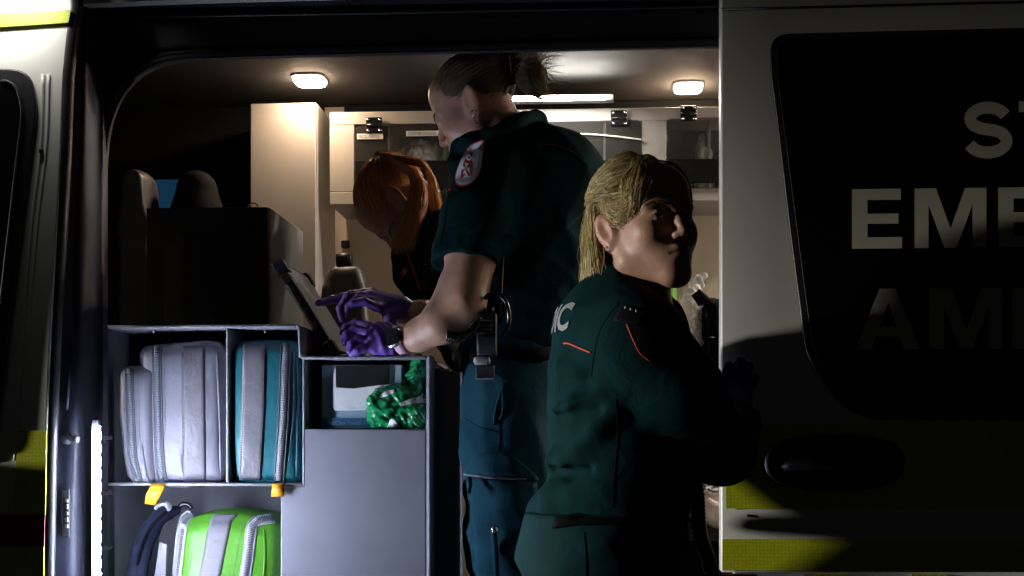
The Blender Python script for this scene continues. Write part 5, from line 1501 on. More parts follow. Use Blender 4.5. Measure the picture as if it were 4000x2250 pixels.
# eight pointed cross
for k in range(4):
    a = k * math.pi / 2 + 0.25
    d = np.array([math.cos(a), math.sin(a)]); n_ = np.array([-d[1], d[0]])
    c0 = np.array([1822, 660.0]); sc_ = np.array([0.85, 1.2])
    pg = [c0 + sc_ * (d * 2), c0 + sc_ * (d * 20 + n_ * 9), c0 + sc_ * (d * 16), c0 + sc_ * (d * 20 - n_ * 9)]
    from_vf('emblem_arm', [on(bvS, x, y, 0.0044, 2.97) for x, y in pg], [[0, 1, 2, 3]], 'badge_white', bdg, smooth=False)
    pg = [c0 + sc_ * (np.array([math.cos(a + .78), math.sin(a + .78)]) * q) for q in (3, 12)]
    tube('emblem_ray', [on(bvS, x, y, 0.0046, 2.97) for x, y in pg], 0.0009, 'badge_gold', bdg, 5)
for k in range(7):
    a = k * 2 * math.pi / 7; c = on(bvS, 1834 + 7 * math.cos(a), 618 + 8 * math.sin(a), 0.0046, 2.97)
    tube('rosette_petal', [c, c + Vector((0, -0.0012, 0))], 0.0022, 'badge_white', bdg, 8)
c = on(bvS, 1834, 618, 0.0048, 2.97); tube('rosette_centre', [c, c + Vector((0, -0.0014, 0))], 0.0018, 'print', bdg, 8)
text_on('badge_print', 'ST JOHN', 0, 1, 0, 1, 'print', bdg, bvS, 2.97, 0.0036, xf=lambda a, b: (1842 + 40 * a, 572 - 4 * a - 12 * b))
text_on('badge_print', 'AMBULANCE', 0, 1, 0, 1, 'print', bdg, bvS, 2.97, 0.0036, xf=lambda a, b: (1832 + 52 * a, 590 - 4 * a - 12 * b))
text_on('badge_print', 'NORTHERN', 0, 1, 0, 1, 'print', bdg, bvS, 2.97, 0.0036, xf=lambda a, b: (1798 + 44 * a, 708 - 8 * a - 8 * b))
text_on('badge_print', 'TERRITORY', 0, 1, 0, 1, 'print', bdg, bvS, 2.97, 0.0036, xf=lambda a, b: (1798 + 44 * a, 718 - 9 * a - 8 * b))
seam_on('red_piping', bvS, [(2080, 590), (2120, 568), (2160, 566), (2210, 580), (2255, 606), (2290, 640)], 0.0009, 'darkred', PB, 0.001)
seam_on('red_piping', bvS, [(1745, 736), (1760, 742)], 0.0022, 'redpipe', PB, 0.001)
seam_on('sleeve_seam', bvS, [(1752, 748), (1742, 850), (1722, 960)], 0.0007, 'shirt', PB, 0.001)
seam_on('sleeve_hem', bvS, [(1708, 1040), (1745, 1000), (1800, 972), (1860, 962), (1930, 966)], 0.0007, 'shirt', PB, 0.0005)

# hair: combed back into a loose bun
paths = []
bun = dr(180, 4)
for a, e in rand_scalp(3600):
    off = rng.uniform(0.002, 0.009)
    p = slerp_path(dr(a, e), bun, 13, 0.0012, off)
    p += rng.normal(0, 0.0012, 3) + 0.0016 * np.sin(np.linspace(0, rng.uniform(3, 9), 13) + rng.uniform(0, 6))[:, None] * rng.normal(size=3)
    paths.append(p)
def loop(c, r, ax, n, jit, ph0, sweep):
    ax = ax / np.linalg.norm(ax); a = np.cross(ax, [0.3, 1, 0.2]); a /= np.linalg.norm(a); b = np.cross(ax, a)
    t = np.linspace(0, sweep, n) + ph0
    return c + r * (np.cos(t)[:, None] * a + np.sin(t)[:, None] * b) + np.outer(np.linspace(-1, 1, n), ax) * jit
for k in range(1300):
    lobe = k % 3
    c = np.array([(-0.120, 0.0, 0.056), (-0.152, 0.012, -0.012), (-0.128, -0.005, 0.02)][lobe]); rad = (0.027, 0.034, 0.024)[lobe]
    u = rng.normal(size=3); u /= np.linalg.norm(u)
    ax = np.array([0.4, 1.0, 0.3]) + rng.normal(0, 0.35, 3)
    h = rng.uniform(-0.9, 0.9)
    paths.append(loop(c + ax / np.linalg.norm(ax) * rad * h * 0.8, rad * math.sqrt(1 - h * h) * rng.uniform(0.7, 1.15), ax, 13, 0.007, rng.uniform(0, 6.28), rng.uniform(2, 5)))
for k in range(420):     # loose ends out of the bun
    c = np.array([-0.135, 0, 0.035]) + rng.normal(0, 0.012, 3)
    d = np.array([-0.8, rng.uniform(-0.6, 0.6), rng.uniform(-0.95, 0.9)]); d /= np.linalg.norm(d)
    L = rng.uniform(0.035, 0.075) * (1.25 if k % 9 == 0 else 1)
    bend = rng.normal(0, 0.25, 3); t = np.linspace(0.3, 1, 13)[:, None]
    paths.append(c + d * t * L + bend * (t ** 2) * L * 0.5 + np.array([0, 0, -0.012]) * t ** 2)
for k in range(150):     # ends under the bun at the nape
    c = np.array([-0.125, rng.uniform(-0.02, 0.03), -0.03]); t = np.linspace(0, 1, 13)[:, None]
    d = np.array([-0.5, rng.uniform(-0.3, 0.3), rng.uniform(-0.7, -0.1)])
    paths.append(c + d * t * rng.uniform(0.03, 0.075) + np.array([0, 0, 0.02]) * t ** 2 * rng.normal())
for k in range(60):      # flyaway hairs along the forehead and crown
    a = rng.uniform(0, 70); e = hairline(a) + rng.uniform(0, 30)
    q = shell(dr(a, e), 0.002); t = np.linspace(0, 1, 13)[:, None]
    d = dr(a + rng.uniform(20, 80), e + rng.uniform(10, 40)) + rng.normal(0, 0.2, 3)
    paths.append(q + d * t * rng.uniform(0.01, 0.03) + np.array([-0.02, 0, -0.005]) * t ** 2)
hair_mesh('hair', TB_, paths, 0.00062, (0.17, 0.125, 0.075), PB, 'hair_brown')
loose = []
for k in range(150):
    c0 = np.array([-0.145, 0.005, 0.01]) + rng.normal(0, 0.016, 3); t = np.linspace(0.2, 1, 13)[:, None]
    an = rng.uniform(-1.5, 1.1); d = np.array([-math.cos(an), rng.normal(0, 0.25), math.sin(an)]); L = rng.uniform(0.045, 0.085)
    loose.append(c0 + d * t * L + rng.normal(0, 0.35, 3) * (t ** 2) * L * 0.5 + np.array([0, 0, -0.018]) * t ** 2)
for k in range(30):
    a = rng.uniform(-60, 60); q = shell(dr(a, rng.uniform(35, 85)), 0.004); t = np.linspace(0, 1, 13)[:, None]
    loose.append(q + (np.array([rng.uniform(-0.5, 0.6), rng.normal(0, 0.4), 0.8])) * t * rng.uniform(0.008, 0.022) + np.array([-0.018, 0, -0.006]) * t ** 2)
hair_mesh('loose_strands', TB_, loose, 0.00062, (0.34, 0.27, 0.17), PB, 'hair_brown', cap=False, kind='stuff')  # paler than the bun, imitating backlight on the wisps by colour
# drop earring
q = loc(TB_, (-0.006, 0.083, -0.040))
er = tube('earring', [q + 0.007 * np.array([math.cos(t), 0.1, math.sin(t)]) for t in np.linspace(0, 6.28, 14)], 0.0011, 'gold', PB, 6); BASE[er.name] = BASE[PB.name]
for k in range(3): tube('bead', [q + np.array([0.002 * k, 0, -0.009 - 0.005 * k]), q + np.array([0.002 * k, 0, -0.012 - 0.005 * k])], 0.0022, 'gold', er, 8)

# gloves
s = Sculpt()
wr = P(1562, 1338, 3.015)
kn = [(1452, 1282, 3.055), (1448, 1306, 3.03), (1450, 1334, 3.008), (1460, 1358, 2.99)]
for q, r in zip(kn, (0.0125, 0.013, 0.0125, 0.0115)): s.cone(wr, P(*q), 0.027, r, 0.02)
s.cone(P(1500, 1300, 3.04), P(1492, 1345, 3.0), 0.022, 0.02, 0.02)
fingers(s, [([kn[0], (1392, 1262, 3.07), (1350, 1280, 3.065), (1338, 1300, 3.06)], [0.0115, 0.0105, 0.0092, 0.0075]),
            ([kn[1], (1388, 1286, 3.035), (1352, 1312, 3.025), (1347, 1338, 3.02)], [0.0118, 0.0108, 0.0095, 0.008]),
            ([kn[2], (1402, 1326, 3.0), (1372, 1345, 2.992), (1366, 1372, 2.99)], [0.0115, 0.0105, 0.009, 0.0075]),
            ([kn[3], (1418, 1360, 2.98), (1394, 1372, 2.975), (1374, 1384, 2.978)], [0.0105, 0.0095, 0.0085, 0.007]),
            ([(1520, 1310, 3.05), (1470, 1300, 3.085), (1420, 1318, 3.10), (1385, 1336, 3.10)], [0.019, 0.013, 0.0105, 0.008])])
def dG(p):
    x = p @ np.array([0.86, 0.1, 0.5]); w = np.exp(-((p[:, 0] - P(1500, 1320, 3.0).x) / 0.035) ** 2)
    return 0.0013 * w * np.sin(x * 330 + 1.6 * np.sin(p[:, 2] * 60)) + folds(p, [((1, 0, 0.4), 0.02, 0.0006, 1)])
v, f = s.mesh(0.0026, dG, clip=[(P(1562, 1340, 3.02), (P(1592, 1336, 3.02) - P(1500, 1330, 3.03)).normalized())])
GL = np_mesh('glove', v, f, 'glove', PB)
s = Sculpt()
wr = P(1640, 1230, 3.155)
kn = [(1452, 1146, 3.140), (1440, 1158, 3.115), (1452, 1178, 3.095), (1470, 1200, 3.080)]
s.cone(wr, P(1560, 1212, 3.145), 0.027, 0.024, 0.02)
for q, r in zip(kn, (0.013, 0.0135, 0.0125, 0.0115)): s.cone(P(1560, 1205, 3.145), P(*q), 0.022, r, 0.016)
fingers(s, [([kn[0], (1372, 1152, 3.150), (1300, 1172, 3.155), (1246, 1184, 3.155)], [0.012, 0.0105, 0.0095, 0.0085]),
            ([kn[1], (1358, 1160, 3.100), (1330, 1206, 3.090), (1338, 1248, 3.090)], [0.0122, 0.0108, 0.0098, 0.0085]),
            ([kn[2], (1400, 1168, 3.075), (1362, 1196, 3.065), (1358, 1214, 3.065)], [0.0115, 0.0105, 0.0092, 0.008]),
            ([kn[3], (1424, 1178, 3.060), (1376, 1186, 3.050), (1362, 1204, 3.050)], [0.0105, 0.0095, 0.0085, 0.007]),
            ([(1560, 1215, 3.130), (1516, 1236, 3.090), (1522, 1262, 3.075), (1545, 1285, 3.070)], [0.020, 0.014, 0.012, 0.0095])])
v, f = s.mesh(0.0028, lambda p: folds(p, [((1, 0, -0.5), 0.022, 0.0011, 1), ((0.4, 0, 1), 0.03, 0.0008, 3)]), clip=[(P(1652, 1236, 3.155), (1, 0, 0.02))])
np_mesh('glove', v, f, 'glove', PB)
for k in range(3): 
    c = P(1602 + k * 17, 1222 + k * 3, 3.152); t_ = np.linspace(0, 6.28, 18)
    tube('cuff_fold', [c + Vector((0.002 * math.sin(3 * a), 0.0285 * math.cos(a), 0.0285 * math.sin(a))) for a in t_[:-1]], 0.0016, 'glove', PB, 6, closed=True)
# watch
wc = P(1578, 1334, 3.0); axd = (P(1640, 1308, 2.985) - P(1552, 1340, 3.01)).normalized()
e1 = axd.cross(Vector((0, 1, 0))).normalized(); e2 = axd.cross(e1)
bandv = []
for i in range(28):
    a = 2 * math.pi * i / 28
    for w_ in (-0.010, 0.010):
        bandv.append(wc + axd * w_ + (e1 * math.cos(a) * 0.0288 + e2 * math.sin(a) * 0.0288))
wt = from_vf('watch', bandv, [[2 * i, 2 * i + 1, (2 * i + 3) % 56, (2 * i + 2) % 56] for i in range(28)], 'band', PB)
sl = wt.modifiers.new('thickness', 'SOLIDIFY'); sl.thickness = 0.0025; BASE[wt.name] = BASE[PB.name]
fd = (P(1556, 1306, 2.962) - wc); fd = (fd - axd * fd.dot(axd)).normalized(); sd2 = axd.cross(fd)
def disc(name, c, n, u, ru, w, rw, th, m):
    vv = []
    for k, (q, sc_) in enumerate(((0, 1), (th * 0.7, 1), (th, 0.86))):
        for i in range(24):
            a = 2 * math.pi * i / 24; ca, sa = math.cos(a), math.sin(a)
            vv.append(c + n * q + u * (np.sign(ca) * abs(ca) ** 0.6 * ru * sc_) + w * (np.sign(sa) * abs(sa) ** 0.6 * rw * sc_))
    ff = [[k * 24 + i, k * 24 + (i + 1) % 24, (k + 1) * 24 + (i + 1) % 24, (k + 1) * 24 + i] for k in range(2) for i in range(24)] + [list(range(48, 72)), list(range(23, -1, -1))]
    o = from_vf(name, vv, ff, m, wt); sharp(o); return o
disc('watch_case', wc + fd * 0.0285 - axd * 0.004, fd, axd, 0.0175, sd2, 0.0205, 0.008, 'steel')
disc('watch_glass', wc + fd * 0.0366 - axd * 0.004, fd, axd, 0.0155, sd2, 0.0185, 0.0015, 'blackgloss')
for i in range(5):
    for j in range(3):
        a = -0.75 - i * 0.16; a0 = math.atan2(fd.dot(e2), fd.dot(e1))
        for sg in (1,):
            t_ = a0 + 1.35 + i * 0.16 if (e1 * math.cos(a0 + 1.6) + e2 * math.sin(a0 + 1.6)).z < 0 else a0 - 1.35 - i * 0.16
            n_ = e1 * math.cos(t_) + e2 * math.sin(t_); c = wc + n_ * 0.0312 + axd * (-0.005 + j * 0.005)
            tube('strap_hole', [c, c + n_ * 0.0007], 0.0013, 'redpipe' if False else 'print', wt, 6)
# two way radio on the hip with its coiled lead
RD = root('two_way_radio', 'black two way radio clipped on the belt of the tall woman', 'radio', P(1895, 1390, 2.93))
def rb(name, x0, y0, x1, y1, Ya, Yc, m, par=RD, bev=0.003): 
    a = P(x0, y1, Ya); b = P(x1, y0, Ya)
    o = box(name, (a.x, Ya + DYB, a.z), (b.x, Yc + DYB, b.z), m, par, bev); BASE[o.name] = BASE[RD.name]; return o
bd2 = rb('radio_body', 1862, 1222, 1938, 1388, 2.925, 2.965, 'radio')
for k in range(4): tube('speaker_slot', [P(1876, 1244 + k * 17, 2.9245), P(1922, 1240 + k * 17, 2.9245)], 0.0026, 'blackgloss', bd2, 8)
for k in range(4): rb('slot_rim', 1874, 1250 + k * 17, 1924, 1253 + k * 17, 2.9225, 2.9255, 'greymetal', bd2, 0.0005)
rb('battery', 1864, 1312, 1936, 1386, 2.917, 2.9245, 'radio')
rb('belt_clip', 1848, 1392, 1912, 1424, 2.92, 2.955, 'greymetal', bev=0.006)
rb('clip_tongue', 1858, 1426, 1930, 1482, 2.925, 2.945, 'radio', bev=0.002)
rb('clip_edge', 1858, 1476, 1930, 1482, 2.9225, 2.9245, 'greymetal', bev=0.0005)
tube('antenna', [P(x, y, 2.945) for x, y in ((1952, 1230), (1958, 1120), (1964, 1004))], [0.0035, 0.003, 0.0025], 'black', RD, 8)
tube('knob', [P(1880, 1222, 2.945), P(1880, 1190, 2.945)], 0.009, 'black', RD, 12); tube('knob', [P(1915, 1222, 2.945), P(1915, 1200, 2.945)], 0.008, 'black', RD, 12)
tube('cable_loop', [P(x, y, 2.93) for x, y, _ in smooth_path([(1892, 1168, 0), (1915, 1148, 0), (1950, 1150, 0), (1976, 1180, 0), (1988, 1225, 0), (1984, 1280, 0), (1962, 1312, 0)], 5)], 0.0045, 'blackgloss', RD, 8)
tube('coiled_lead', coil_path(smooth_path([P(1745, 1310, 2.90), P(1790, 1318, 2.905), P(1830, 1300, 2.915), P(1864, 1262, 2.925)], 6), 0.0095, 16), 0.0028, 'blackgloss', RD, 6)


P = _P
# ================================================================== C: the bending woman with a ponytail
TC_ = frame(1572, 796, 3.58, 162, 66, -8, 1.0)
s = Sculpt().add(HEAD, TC_)
s.cone(loc(TC_, (-0.020, 0, -0.050)), P(1705, 930, 3.58), 0.054, 0.06, 0.03)
s.chain([P(1790, 960, 3.60), P(1860, 1230, 3.60), P(1985, 1500, 3.58)], [0.10, 0.10, 0.11], 0.05)
for dy in (-0.15, 0.15): s.chain([P(1770, 950, 3.60 + dy), P(1850, 1260, 3.60 + dy), P(1800, 1500, 3.60 + dy)], [0.05, 0.043, 0.03], 0.03)
for dy in (-0.08, 0.08):
    h = P(1985, 1520, 3.58 + dy); s.chain([h, (h.x, h.y, 1.0), (h.x + 0.03, h.y, 0.6)], [0.075, 0.05, 0.032], 0.03)
v, f = s.mesh(0.005)
PC = np_mesh('person', v, f, 'skin', None, col=skin_col(v, TC_), label='woman with a red ponytail bending forward behind the tall woman', cat='person', group='paramedics at the ambulance', base=(P(1900, 1500, 3.58).x, 3.58, FZ + 0.001))
eyes(TC_, PC)
s = Sculpt()
s.chain([P(1775, 960, 3.60), P(1850, 1200, 3.60), P(1960, 1440, 3.58)], [0.112, 0.118, 0.12], 0.05, flatn=(0, 1, 0), fl=1.2)
s.cone(P(1720, 930, 3.47), P(1735, 930, 3.72), 0.066, 0.066, 0.05)
s.cone(P(1690, 905, 3.58), P(1770, 960, 3.60), 0.075, 0.09, 0.04); s.ell(P(1750, 880, 3.60), (0.085, 0.13, 0.085), k=0.04)
for dy in (-0.15, 0.15): s.chain([P(1745, 945, 3.60 + dy), P(1845, 1250, 3.60 + dy)], [0.068, 0.055], 0.03)
s.ell(loc(TC_, (0.03, 0, -0.065)), (0.085, 0.08, 0.062), rot=TC_[0], k=0.012, sub=True)
v, f = s.mesh(0.0055, lambda p: folds(p, [((0.7, 0.2, 0.6), 0.1, 0.004, 0.9), ((0.9, 0, -0.6), 0.07, 0.003, 2.0)]))
SC = np_mesh('shirt', v, f, 'shirt', PC); bvC = bvh_of(SC)
s = Sculpt()
s.chain([P(1565, 1000, 3.44), P(1590, 1080, 3.43), P(1640, 1180, 3.43)], [0.016, 0.028, 0.014], 0.02, flatn=(0, 1, 0), fl=0.6)
s.chain([P(1600, 985, 3.43), P(1680, 1120, 3.42), P(1660, 1190, 3.43)], [0.04, 0.055, 0.02], 0.03, flatn=(0, 1, 0), fl=0.6)
v, f = s.mesh(0.005); ve = np_mesh('vest_front', v, f, 'vestdark', PC); bvV = bvh_of(ve)
seam_on('red_piping', bvV, [(1592, 992), (1606, 1030), (1628, 1090), (1642, 1135)], 0.0022, 'redpipe', PC, 0.002, fallback=3.4)
seam_on('red_piping', bvC, [(1738, 842), (1728, 868), (1722, 896)], 0.0030, 'redpipe', PC, 0.002, fallback=3.45)
s = Sculpt().chain([P(1555, 1000, 3.46), P(1580, 965, 3.45), P(1640, 930, 3.44), P(1700, 880, 3.48)], [0.014, 0.018, 0.018, 0.016], 0.015)
v, f = s.mesh(0.005); np_mesh('collar', v, f, 'vestdark', PC)
s = Sculpt()
for dy in (-0.08, 0.08):
    h = P(1985, 1480, 3.58 + dy); s.chain([h, (h.x, h.y, 1.0), (h.x + 0.035, h.y, 0.57)], [0.115, 0.085, 0.065], 0.04)
v, f = s.mesh(0.008); np_mesh('trousers', v, f, 'trousers', PC)
boots(PC, [(P(1985, 1480, 3.50).x + 0.05, 3.50, FZ, R(175)), (P(1985, 1480, 3.66).x + 0.05, 3.66, FZ, R(170))])
paths = []
pony = dr(172, 42)
HL_OFF = -15.0
for a, e in rand_scalp(3200):
    p = slerp_path(dr(a, e), pony, 13, 0.0012, rng.uniform(0.002, 0.009)); p += rng.normal(0, 0.0012, 3)
    paths.append(p)
Ti = TC_[0].T
def wl(px, py, Y): return Ti @ (np.array(P(px, py, Y)) - TC_[2])
pb_ = shell(pony, 0.006)
for k in range(2400):
    j = rng.normal(0, 1, 3); u = rng.uniform(-1, 1); fo = 3.42 + rng.uniform(-0.015, 0.03)
    if k % 5 < 2:        # the half that arches back over the crown
        q = [pb_ + j * 0.005, wl(1650 + u * 10, 640 + u * 16, fo + 0.06), wl(1688 + u * 18, 716 + u * 24, fo + 0.04), wl(1706 + u * 26 + j[0] * 7, 830 + u * 24 + j[1] * 16, fo + 0.02)]
    else:                # the half that falls forward past the ear
        q = [pb_ + j * 0.005, wl(1622 + u * 20, 690, fo), wl(1628 + u * 34 + 5 * j[0], 800, fo - 0.02), wl(1598 + u * 36 + 6 * j[1], 890, fo - 0.03), wl(1568 + u * 40 + j[0] * 10, 968 + j[1] * 18, fo - 0.03)]
    p = resample(smooth_path(q, 5), 13); p += 0.0022 * np.sin(np.linspace(0, 6, 13) + j[2] * 3)[:, None] * rng.normal(size=3)
    paths.append(p)
for k in range(60):
    j = rng.normal(0, 1, 3)
    q = [wl(1610 + j[0] * 5, 1035, 3.41), wl(1590 + j[0] * 8, 1055 + j[1] * 6, 3.40), wl(1575 + j[1] * 8, 1085 + j[2] * 12, 3.40 + j[2] * 0.006)]
    paths.append(resample(smooth_path(q, 5), 13))
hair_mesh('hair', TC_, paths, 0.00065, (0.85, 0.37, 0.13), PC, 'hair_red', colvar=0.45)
HL_OFF = 0.0
stt = tube('stethoscope', [P(x, y, Y) for x, y, Y in smooth_path([(1536, 868, 3.47), (1526, 880, 3.46), (1522, 910, 3.45), (1534, 945, 3.44), (1552, 985, 3.43), (1562, 1004, 3.43)], 5)], 0.0038, 'steel', None, 8, label='stethoscope tube hanging from the ear of the bending woman', cat='stethoscope')
tube('coiled_lead', coil_path(smooth_path([P(1706, 938, 3.36), P(1690, 955, 3.35), P(1678, 1010, 3.35), P(1672, 1070, 3.35), P(1676, 1130, 3.35)], 6), 0.011, 17), 0.0036, 'blackgloss', None, 6, label='black coiled microphone lead hanging on the chest of the bending woman', cat='cable')

# ================================================================== A: the short haired woman at the door
def P(px, py, Y): return _P(px, py, float(np.interp(Y, [2.30, 2.46, 2.60, 2.62, 2.70], [2.34, 2.49, 2.61, 2.635, 2.70])))
TA_ = frame(2520, 893, 2.43, -57, -6, 3, 0.945)
s = Sculpt().add(HEAD, TA_)
s.cone(loc(TA_, (-0.014, 0, -0.055)), P(2468, 1210, 2.46), 0.050, 0.060, 0.03)
s.chain([P(2455, 1330, 2.46), P(2440, 1600, 2.46), P(2425, 1950, 2.46), P(2400, 2120, 2.46)], [0.085, 0.08, 0.075, 0.07], 0.05)
s.cone(P(2480, 1350, 2.36), P(2470, 1385, 2.57), 0.045, 0.04, 0.04)
s.chain([P(2495, 1350, 2.32), P(2800, 1760, 2.38), P(2865, 1650, 2.55)], [0.052, 0.043, 0.03], 0.02)
s.chain([P(2480, 1330, 2.58), P(2600, 1700, 2.63), P(2700, 1560, 2.62)], [0.05, 0.04, 0.03], 0.02)
feetA = []
for dy, dx in ((-0.09, 0.0), (0.09, 0.05)):
    h = P(2350, 2210, 2.40 + dy * 0.55); s.chain([h, (h.x + dx, h.y, 0.52), (h.x + dx - 0.03, h.y, 0.12)], [0.06, 0.045, 0.034], 0.03); feetA.append((h.x + dx - 0.03, h.y, 0.0, R(-5)))
v, f = s.mesh(0.0042)
PA = np_mesh('person', v, f, 'skin', None, col=skin_col(v, TA_), label='woman with short blond hair looking back over her shoulder beside the sliding door', cat='person', group='paramedics at the ambulance', base=(P(2400, 2100, 2.46).x, 2.46, 0.001))
eyes(TA_, PA, (0.9, -0.42, 0.05), (0.09, 0.10, 0.11))
s = Sculpt()
s.chain([P(2428, 1345, 2.46), P(2432, 1600, 2.46), P(2430, 1880, 2.43), P(2400, 1985, 2.41)], [0.140, 0.142, 0.134, 0.130], 0.05, flatn=(1, 0, 0), fl=0.86)
s.cone(P(2490, 1345, 2.34), P(2470, 1385, 2.57), 0.066, 0.055, 0.05)
s.cone(P(2425, 1300, 2.46), P(2430, 1370, 2.46), 0.058, 0.095, 0.05)
s.ell(P(2365, 1350, 2.45), (0.072, 0.12, 0.085), k=0.05)
s.chain([P(2495, 1350, 2.33), P(2640, 1530, 2.345), P(2815, 1765, 2.38)], [0.078, 0.074, 0.058], 0.035)
s.chain([P(2815, 1765, 2.38), P(2885, 1665, 2.50)], [0.056, 0.042], 0.02)
s.chain([P(2480, 1385, 2.58), P(2600, 1690, 2.63), P(2690, 1590, 2.62)], [0.06, 0.052, 0.045], 0.03)
s.chain([P(2170, 1985, 2.36), P(2150, 2010, 2.45), P(2190, 2000, 2.56)], [0.03, 0.035, 0.03], 0.04)
# folds across the small of the back, as the photograph has them
for pth, r in (([(2165, 1610, 2.36), (2240, 1590, 2.33), (2340, 1570, 2.31)], 0.007), ([(2160, 1800, 2.37), (2220, 1822, 2.33), (2300, 1808, 2.31)], 0.009), ([(2150, 1930, 2.37), (2250, 1950, 2.32), (2350, 1940, 2.30)], 0.009), ([(2260, 1760, 2.31), (2330, 1690, 2.30), (2410, 1600, 2.30)], 0.006), ([(2190, 1440, 2.36), (2260, 1470, 2.33)], 0.007)):
    s.chain([P(*q) for q in pth], [r] * len(pth), 0.03)
for pth in ([(2175, 1640, 2.355), (2250, 1625, 2.315), (2330, 1600, 2.30)], [(2165, 1835, 2.36), (2230, 1850, 2.315), (2310, 1835, 2.30)], [(2190, 1480, 2.35), (2270, 1500, 2.31)]):
    s.chain([P(*q) for q in pth], [0.005] * len(pth), 0.02, sub=True)
s.ell(loc(TA_, (0.0, 0, -0.115)), (0.070, 0.070, 0.068), k=0.012, sub=True)
def dA(p): return folds(p, [((0.5, 0.3, 0.9), 0.12, 0.0026, 1.1), ((0.8, 0.1, -0.7), 0.10, 0.0022, 0.2), ((0.2, 0.5, 1), 0.06, 0.0010, 3.2)])
v, f = s.mesh(0.005, dA, clip=[(P(2300, 2032, 2.46), (0, 0, -1))])
SA = np_mesh('shirt', v, f, 'shirt', PA); bvA = bvh_of(SA)
s = Sculpt().chain([tuple(q) for q in smooth_path([P(2336, 1170, 2.42), P(2400, 1200, 2.375), P(2480, 1212, 2.37), P(2556, 1204, 2.41), P(2572, 1190, 2.46)], 5)], [0.016] * 21, 0.01)
v, f = s.mesh(0.0045); np_mesh('collar', v, f, 'shirt', PA)
ep = grid_on('epaulette', bvA, between([(2425, 1205), (2470, 1200), (2530, 1215)], [(2400, 1255), (2450, 1268), (2500, 1272)], 10, 5), 'vestdark', PA, 0.004, 2.3, 0.004)
for k in range(3):
    c = on(bvA, 2446 + k * 20, 1212 + k * 6, 0.011, 2.3); tube('metal_stud', [c, c + Vector((0, -0.002, 0))], 0.0022, 'fixture', PA, 8)
seam_on('red_piping', bvA, [(2203, 1342), (2222, 1342), (2260, 1358), (2310, 1378)], 0.0016, 'redpipe', PA, 0.001, fallback=2.4)
seam_on('red_piping', bvA, [(2462, 1220), (2440, 1240), (2450, 1270), (2475, 1330), (2500, 1378), (2540, 1412)], 0.0014, 'redpipe', PA, 0.001, fallback=2.3)
grid_on('sleeve_panel', bvA, between([(2466, 1222), (2446, 1246), (2478, 1330), (2506, 1380)], [(2640, 1250), (2660, 1290), (2680, 1360), (2690, 1420)], 12, 8), 'vestdark', PA, 0.0015, 2.3)
for pth in ([(2420, 1180), (2380, 1230), (2340, 1300), (2318, 1400), (2310, 1470)], [(2405, 1560), (2412, 1700), (2400, 1850), (2392, 1980)]): seam_on('seam', bvA, pth, 0.0007, 'shirt', PA, 0.0006, fallback=2.35)
tv, tf = text_pts('PARAMEDIC', 1.0, 0.03, 5); tv[:, 0] /= tv[:, 0].max(); tv[:, 1] /= tv[:, 1].max()
zc_ = P(2230, 1262, 2.45).z
pts_ = []
for q in tv:
    h = bvA.ray_cast(Vector((-1.5, 2.692 - 0.300 * q[0], zc_ - 0.018 + 0.046 * q[1])), Vector((1, 0, 0)))
    pts_.append((h[0] + Vector((-0.0016, -0.0012, 0.0006))) if h[0] else Vector((0.1, 2.6, zc_)))
from_vf('back_print', pts_, tf, 'reflett', PA)
# belt and trousers
s = Sculpt()
s.ell(P(2340, 2150, 2.40), (0.140, 0.125, 0.13), k=0.05)
s.chain([P(2400, 2010, 2.42), P(2370, 2100, 2.40)], [0.124, 0.128], 0.05, flatn=(1, 0, 0), fl=0.98)
for (x, y, z, a), dy in zip(feetA, (-0.09, 0.09)):
    h = P(2350, 2210, 2.40 + dy * 0.55); s.chain([h, (h.x + 0.02, h.y, 0.52), (x, y, 0.11)], [0.110, 0.09, 0.068], 0.04)
v, f = s.mesh(0.0055, lambda p: folds(p, [((0.6, 0.2, 0.8), 0.10, 0.0035, 0.5), ((0.7, 0.2, -0.7), 0.085, 0.003, 2.2)]), clip=[(P(2300, 1996, 2.46), (0, 0, 1))])
TA2 = np_mesh('trousers', v, f, 'trousers_green', PA); bvTA = bvh_of(TA2)
boots(PA, feetA)
o = grid_on('belt', bvTA, between([(2175, 2024), (2260, 2012), (2400, 2008), (2560, 2014)], [(2160, 2066), (2255, 2052), (2400, 2048), (2560, 2054)], 24, 2), 'webbing', PA, 0.004, 2.3, 0.004)
seam_on('seam', bvTA, [(2280, 2080), (2288, 2170), (2285, 2300)], 0.0007, 'trousers_green', PA, 0.001, fallback=2.3)
tube('shirt_tail', [P(x, y, 2.40) for x, y in ((2172, 2018), (2158, 2050), (2145, 2082))], 0.006, 'shirt', PA, 8)
# glove on the door edge
P = _P
s = Sculpt()
wr = P(2861, 1648, 2.575)
kn = [(2830, 1545, 2.59), (2858, 1530, 2.60), (2886, 1535, 2.60), (2912, 1552, 2.595)]
for q, r in zip(kn, (0.012, 0.0125, 0.012, 0.011)): s.cone(wr, P(*q), 0.031, r, 0.02)
fingers(s, [([kn[0], (2830, 1490, 2.605), (2842, 1450, 2.61), (2848, 1425, 2.605)], [0.011, 0.0102, 0.0092, 0.0078]),
            ([kn[1], (2868, 1470, 2.615), (2884, 1430, 2.615), (2894, 1405, 2.61)], [0.0115, 0.0105, 0.0095, 0.008]),
            ([kn[2], (2902, 1480, 2.615), (2920, 1446, 2.615), (2930, 1424, 2.61)], [0.011, 0.010, 0.009, 0.0078]),
            ([kn[3], (2930, 1508, 2.61), (2946, 1484, 2.61), (2954, 1466, 2.608)], [0.010, 0.009, 0.008, 0.007]),
            ([(2836, 1636, 2.56), (2800, 1596, 2.565), (2794, 1556, 2.58), (2806, 1522, 2.595)], [0.020, 0.016, 0.0115, 0.0085])])
